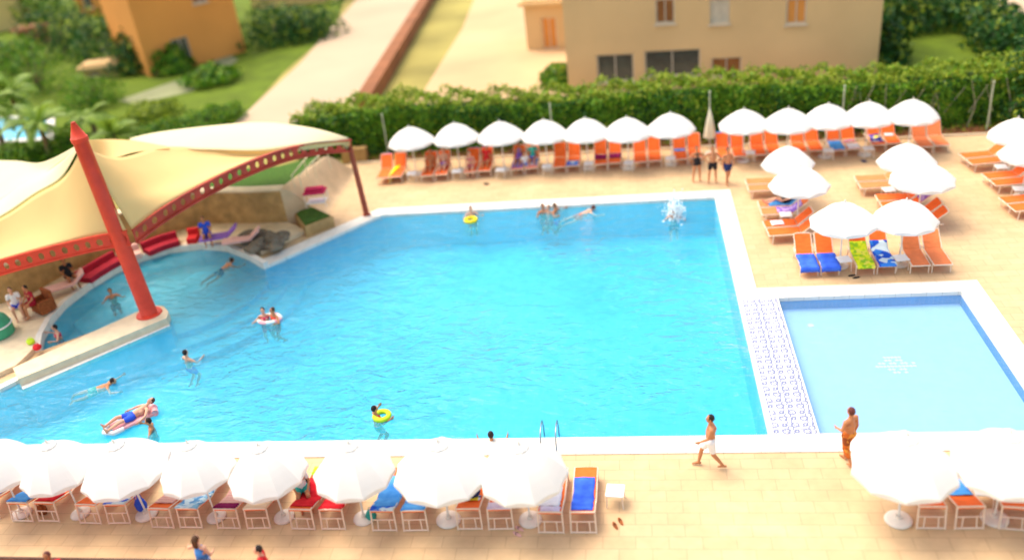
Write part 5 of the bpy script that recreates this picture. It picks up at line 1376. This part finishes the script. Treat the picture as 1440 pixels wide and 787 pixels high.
# ------------------------------------------------------------------ land behind the hedge
def patch(name, px, m, z, kind='structure'):
    o = filled(name, [[P(x, y, 0).to_2d() for x, y in px]], z, m); o['kind'] = kind; return o
patch('lawn', [(-200, 240), (-200, 20), (60, -60), (505, -60), (470, 40), (400, 100), (335, 170), (330, 215), (100, 240)], MT['grass_lt'], -.05)
patch('pale_road', [(330, 172), (420, 90), (500, 0), (548, -60), (660, -60), (598, 0), (545, 70), (492, 150), (480, 185), (330, 200)], MT['road'], -.044)
patch('verge', [(505, 160), (560, 90), (630, 0), (665, -60), (800, -60), (700, 30), (600, 130), (600, 160)], MT['earth'], -.040)
patch('sandy_yard', [(575, 165), (600, 120), (650, 40), (690, -60), (1260, -60), (1240, 60), (1250, 150)], MT['sand'], -.036)
patch('lawn', [(1200, 150), (1215, 40), (1200, -60), (1340, -60), (1420, 40), (1560, 130), (1560, 160)], MT['grass_lt'], -.030)
patch('garden_path', [(1345, -40), (1390, 10), (1450, 62), (1600, 90), (1600, -60)], MT['road'], -.026)
patch('grey_path', [(165, 141), (250, 112), (320, 74), (335, 84), (270, 128), (190, 146)], mat('grey_green_path', (.25, .27, .14), .9, .15, .3), -.028)
# low red-brown wall along the road
A, B = P(500, 152, .5), P(607, -20, .5)
dv = (B-A).to_2d().normalized(); nv = Vector((dv.y, -dv.x))
rw = band('low_wall', [A.to_2d(), B.to_2d()], [A.to_2d()+nv*.85, B.to_2d()+nv*.85], -.03, .9, MT['terracotta']); meta(rw, 'low red-brown wall running away beside the pale road', 'wall')
band('cap', [A.to_2d()-nv*.06, B.to_2d()-nv*.06], [A.to_2d()+nv*.856, B.to_2d()+nv*.91], .9, .98, MT['terracotta'], parent=rw)
# far pool
q = [P(-40, 200, 0), P(66, 194, 0), P(66, 166, 0), P(-40, 168, 0)]
o = filled('far_pool_water', [[p.to_2d() for p in q]], -.01, mat('far_pool_blue', (.04, .42, .62), .12, .1, 1, .3)); o['kind'] = 'structure'
a_ = [p.to_2d() for p in q]; o = band('far_pool_kerb', a_, offset_path(a_, .5 if area(a_) > 0 else -.5), -.05, .05, MT['coping'], closed=True); o['kind'] = 'structure'

def building(A, B, depth, h, m, label, wins=(), roof=None, base_px=None):
    """block whose front runs from A to B; wins: (u0,u1,z0,z1,material key)"""
    A = Vector(A[:2]); B = Vector(B[:2]); L = (B-A).length; ang = math.atan2((B-A).y, (B-A).x)
    root = empty('building', (A.x, A.y, -.06), ang)
    # front wall with real openings: grid of panels
    us = sorted({0, L, *[w[0] for w in wins], *[w[1] for w in wins]}); zs = sorted({0, h, *[w[2] for w in wins], *[w[3] for w in wins]})
    bm = bmesh.new(); T = .3
    for i in range(len(us)-1):
        for j in range(len(zs)-1):
            uc, zc = (us[i]+us[i+1])/2, (zs[j]+zs[j+1])/2
            if any(w[0] < uc < w[1] and w[2] < zc < w[3] for w in wins): continue
            box(bm, (uc, T/2, zc), (us[i+1]-us[i], T, zs[j+1]-zs[j]))
    box(bm, (.15, depth/2+T/2+.01, h/2), (.3, depth-T-.02, h)); box(bm, (L-.15, depth/2+T/2+.01, h/2), (.3, depth-T-.02, h)); box(bm, (L/2, depth+.15, h/2), (L, .3, h))
    from_bm('wall', bm, m, root)
    bm = bmesh.new(); box(bm, (L/2, depth/2, h+.12), (L+.6, depth+.8, .24)); rf = from_bm('roof', bm, roof or m, root)
    bm = bmesh.new(); box(bm, (L/2, depth/2, h+.32), (L+.1, depth+.2, .16)); from_bm('roof_deck', bm, roof or m, rf)
    for w in wins:
        bm = bmesh.new(); uc, zc, wu, wz = (w[0]+w[1])/2, (w[2]+w[3])/2, w[1]-w[0], w[3]-w[2]; t = .09
        for c, s in (((uc, .14, w[2]+t/2), (wu, .08, t)), ((uc, .14, w[3]-t/2), (wu, .08, t)), ((w[0]+t/2, .14, zc), (t, .08, wz-2*t)), ((w[1]-t/2, .14, zc), (t, .08, wz-2*t)), ((uc, .14, zc), (t*.7, .06, wz-2*t))): box(bm, c, s)
        fr_ = from_bm('window', bm, MT['frame'], root)
        bm = bmesh.new(); box(bm, (uc, .19, zc), (wu, .03, wz)); from_bm('pane', bm, MT[w[4]], fr_)
        if w[2] > .3:
            bm = bmesh.new(); box(bm, (uc, -.05, w[2]-.05), (wu+.2, .16, .08)); from_bm('sill', bm, MT['frame'], fr_)
    meta(root, label, 'building'); return root
# long sandy building behind the hedge
fb0, fb1 = P(800, 128, 0), P(1232, 112, 0)
Lb = (fb1-fb0).length
def ub(px): return (P(px, 120, 0)-fb0).length
wins = [(ub(838), ub(893), .5, 2.2, 'winglass'), (ub(908), ub(985), .7, 2.3, 'winglass'), (ub(1000), ub(1042), .6, 1.7, 'shutter')]
for px, k in ((935, 'shutter'), (1012, 'frame'), (1120, 'plaster_o')):
    u = (PY(px, 15, fb0, fb1)-Vector((fb0.x, fb0.y, 0))).to_2d().length; z = PY(px, 15, fb0, fb1).z
    wins.append((u-.55, u+.55, max(3.0, z-.7), z+.7, k))
building(fb0, fb1, 9, 7.6, MT['plaster'], 'long sandy building behind the hedge with dark ground-floor openings', wins, MT['plaster'])
# flat sandy annex to the left of it
g0, g1 = P(742, 70, 0), P(842, 66, 0); building(g0, g1, 4, 3.2, MT['plaster'], 'small sandy annex with an orange door left of the long building', [(1.2, 2.3, .02, 2.3, 'plaster_o')], MT['plaster'])
# orange building on the left
o0, o1 = P(212, 108, 0), P(346, 72, 0); Lo = (o1-o0).length
building(o0, o1, 7, 8.2, MT['plaster_o'], 'tall orange building at the upper left', [(Lo*.28, Lo*.45, .3, 2.4, 'winglass'), (Lo*.60, Lo*.74, 4.6, 6.0, 'shutter')], MT['roof'])
r0, r1 = P(-90, 60, 0), P(38, 38, 0); building(r0, r1, 6, 4.5, MT['plaster_y'], 'yellowish house at the top left corner', [(2, 3.2, 1, 2.3, 'winglass'), (5, 6.2, 1, 2.3, 'winglass')], MT['roof'])
r0, r1 = P(112, 22, 0), P(176, 18, 0); building(r0, r1, 5, 3.6, MT['plaster_o'], 'low reddish house behind the dark trees at the top left', [(1, 2.2, .8, 2.1, 'winglass')], MT['roof'])
r0, r1 = P(30, 66, 0), P(56, 64, 0); building(r0, r1, 1.6, 1.5, MT['terracotta'], 'small red-brown shed on the left lawn', [(.5, 1.1, .1, 1.2, 'shutter')], MT['roof'])
r0, r1 = P(120, 112, 0), P(178, 104, 0); building(r0, r1, 1.5, .8, MT['plaster_y'], 'small pale low hut between the bushes at the left', [(.5, 1.2, .2, .6, 'shutter')], MT['plaster'])
r0, r1 = P(355, 12, 0), P(470, 2, 0); building(r0, r1, 5, 4.0, MT['plaster_y'], 'yellowish house behind the dark bushes left of the road', [(1.2, 2.2, 1, 2.2, 'winglass')], MT['roof'])
r0, r1 = P(625, -25, 0), P(735, -30, 0); building(r0, r1, 5, 1.6, MT['terracotta'], 'red-brown low structure at the top centre', [(2, 4, .4, 1.2, 'shutter')], MT['roof'])
gT = 'trees and shrubs beyond the hedge'
for i, (x, y, r, h, mm, l) in enumerate([(95, 75, 4.0, 4.8, 'leaf_dark', 'dark tree left of the orange building, outer one'), (155, 88, 3.6, 4.6, 'leaf_dark', 'dark tree touching the orange building'), (190, 100, 2.0, 3.2, 'leaf_dark', 'dark shrub at the corner of the orange building'),
      (60, 30, 3.5, 4.2, 'leaf', 'green tree by the yellowish corner house'), (246, 100, 1.5, 1.8, 'leaf', 'round shrub in front of the orange building'), (390, 58, 3.6, 2.9, 'leaf_dark', 'dark shrub left of the pale road, left one'), (435, 52, 3.2, 2.6, 'leaf_dark', 'dark shrub left of the pale road, right one'),
      (10, 100, 3.2, 3.0, 'leaf', 'green shrub at the left edge above the palms'), (300, 115, 2.2, 1.0, 'leaf', 'low shrub right of the grey-green path'), (1282, 40, 2.4, 2.6, 'leaf_dark', 'dark rounded shrub on the right lawn'), (1228, 30, 2.4, 3.2, 'leaf', 'shrub at the right corner of the long building'), (1232, 90, 1.9, 2.6, 'leaf_dark', 'shrub against the right end of the long building'),
      (1355, 22, 2.4, 1.9, 'leaf_dark', 'first bush of the row along the upper right path'), (1385, 45, 2.3, 1.9, 'leaf_dark', 'second bush of the row along the upper right path'), (1415, 68, 2.2, 1.9, 'leaf_dark', 'third bush of the row along the upper right path'), (1330, 2, 2.4, 1.9, 'leaf_dark', 'last bush at the top of the row along the upper right path'),
      (790, 118, 1.4, 1.1, 'leaf', 'small shrub at the left end of the long building'), (945, 30, 1.0, 0.0, 'leaf', '')]):
    if l: bush(x, y, r, h, MT[mm], l, n=1500, group=gT, leaf=.4)
# grass tufts on the lawns for texture
o = None

# ------------------------------------------------------------------ light
w = bpy.data.worlds.new('World'); SC.world = w; w.use_nodes = True
nt = w.node_tree; sky = nt.nodes.new('ShaderNodeTexSky'); sky.sky_type = 'NISHITA'; sky.sun_disc = False
EL, AZ = 64, 300      # sun elevation; azimuth clockwise from +Y
sky.sun_elevation = R_(EL); sky.sun_rotation = R_(AZ); sky.air_density = 1.0; sky.dust_density = 3.0; sky.ozone_density = .6
wm = nt.nodes.new('ShaderNodeMix'); wm.data_type = 'RGBA'; wm.blend_type = 'MULTIPLY'; wm.inputs[0].default_value = 1
wm.inputs[7].default_value = (1.0, .88, .71, 1)     # thin warm haze veil over the sky
nt.links.new(sky.outputs[0], wm.inputs[6]); nt.links.new(wm.outputs[2], nt.nodes['Background'].inputs[0]); nt.nodes['Background'].inputs[1].default_value = .15
sl = bpy.data.lights.new('sun', 'SUN'); sl.energy = .85; sl.angle = R_(40); sl.color = (1, .95, .86)
so = link(bpy.data.objects.new('sun', sl)); dv = Vector((math.sin(R_(AZ))*math.cos(R_(EL)), math.cos(R_(AZ))*math.cos(R_(EL)), math.sin(R_(EL))))
so.rotation_euler = (-dv).to_track_quat('-Z', 'Y').to_euler()
SC.view_settings.view_transform = 'Standard'; SC.view_settings.look = 'None'; SC.view_settings.gamma = 1
SC.view_settings.use_curve_mapping = False; SC.view_settings.exposure = 1.55
SC.cycles.max_bounces = 10; SC.cycles.transparent_max_bounces = 12
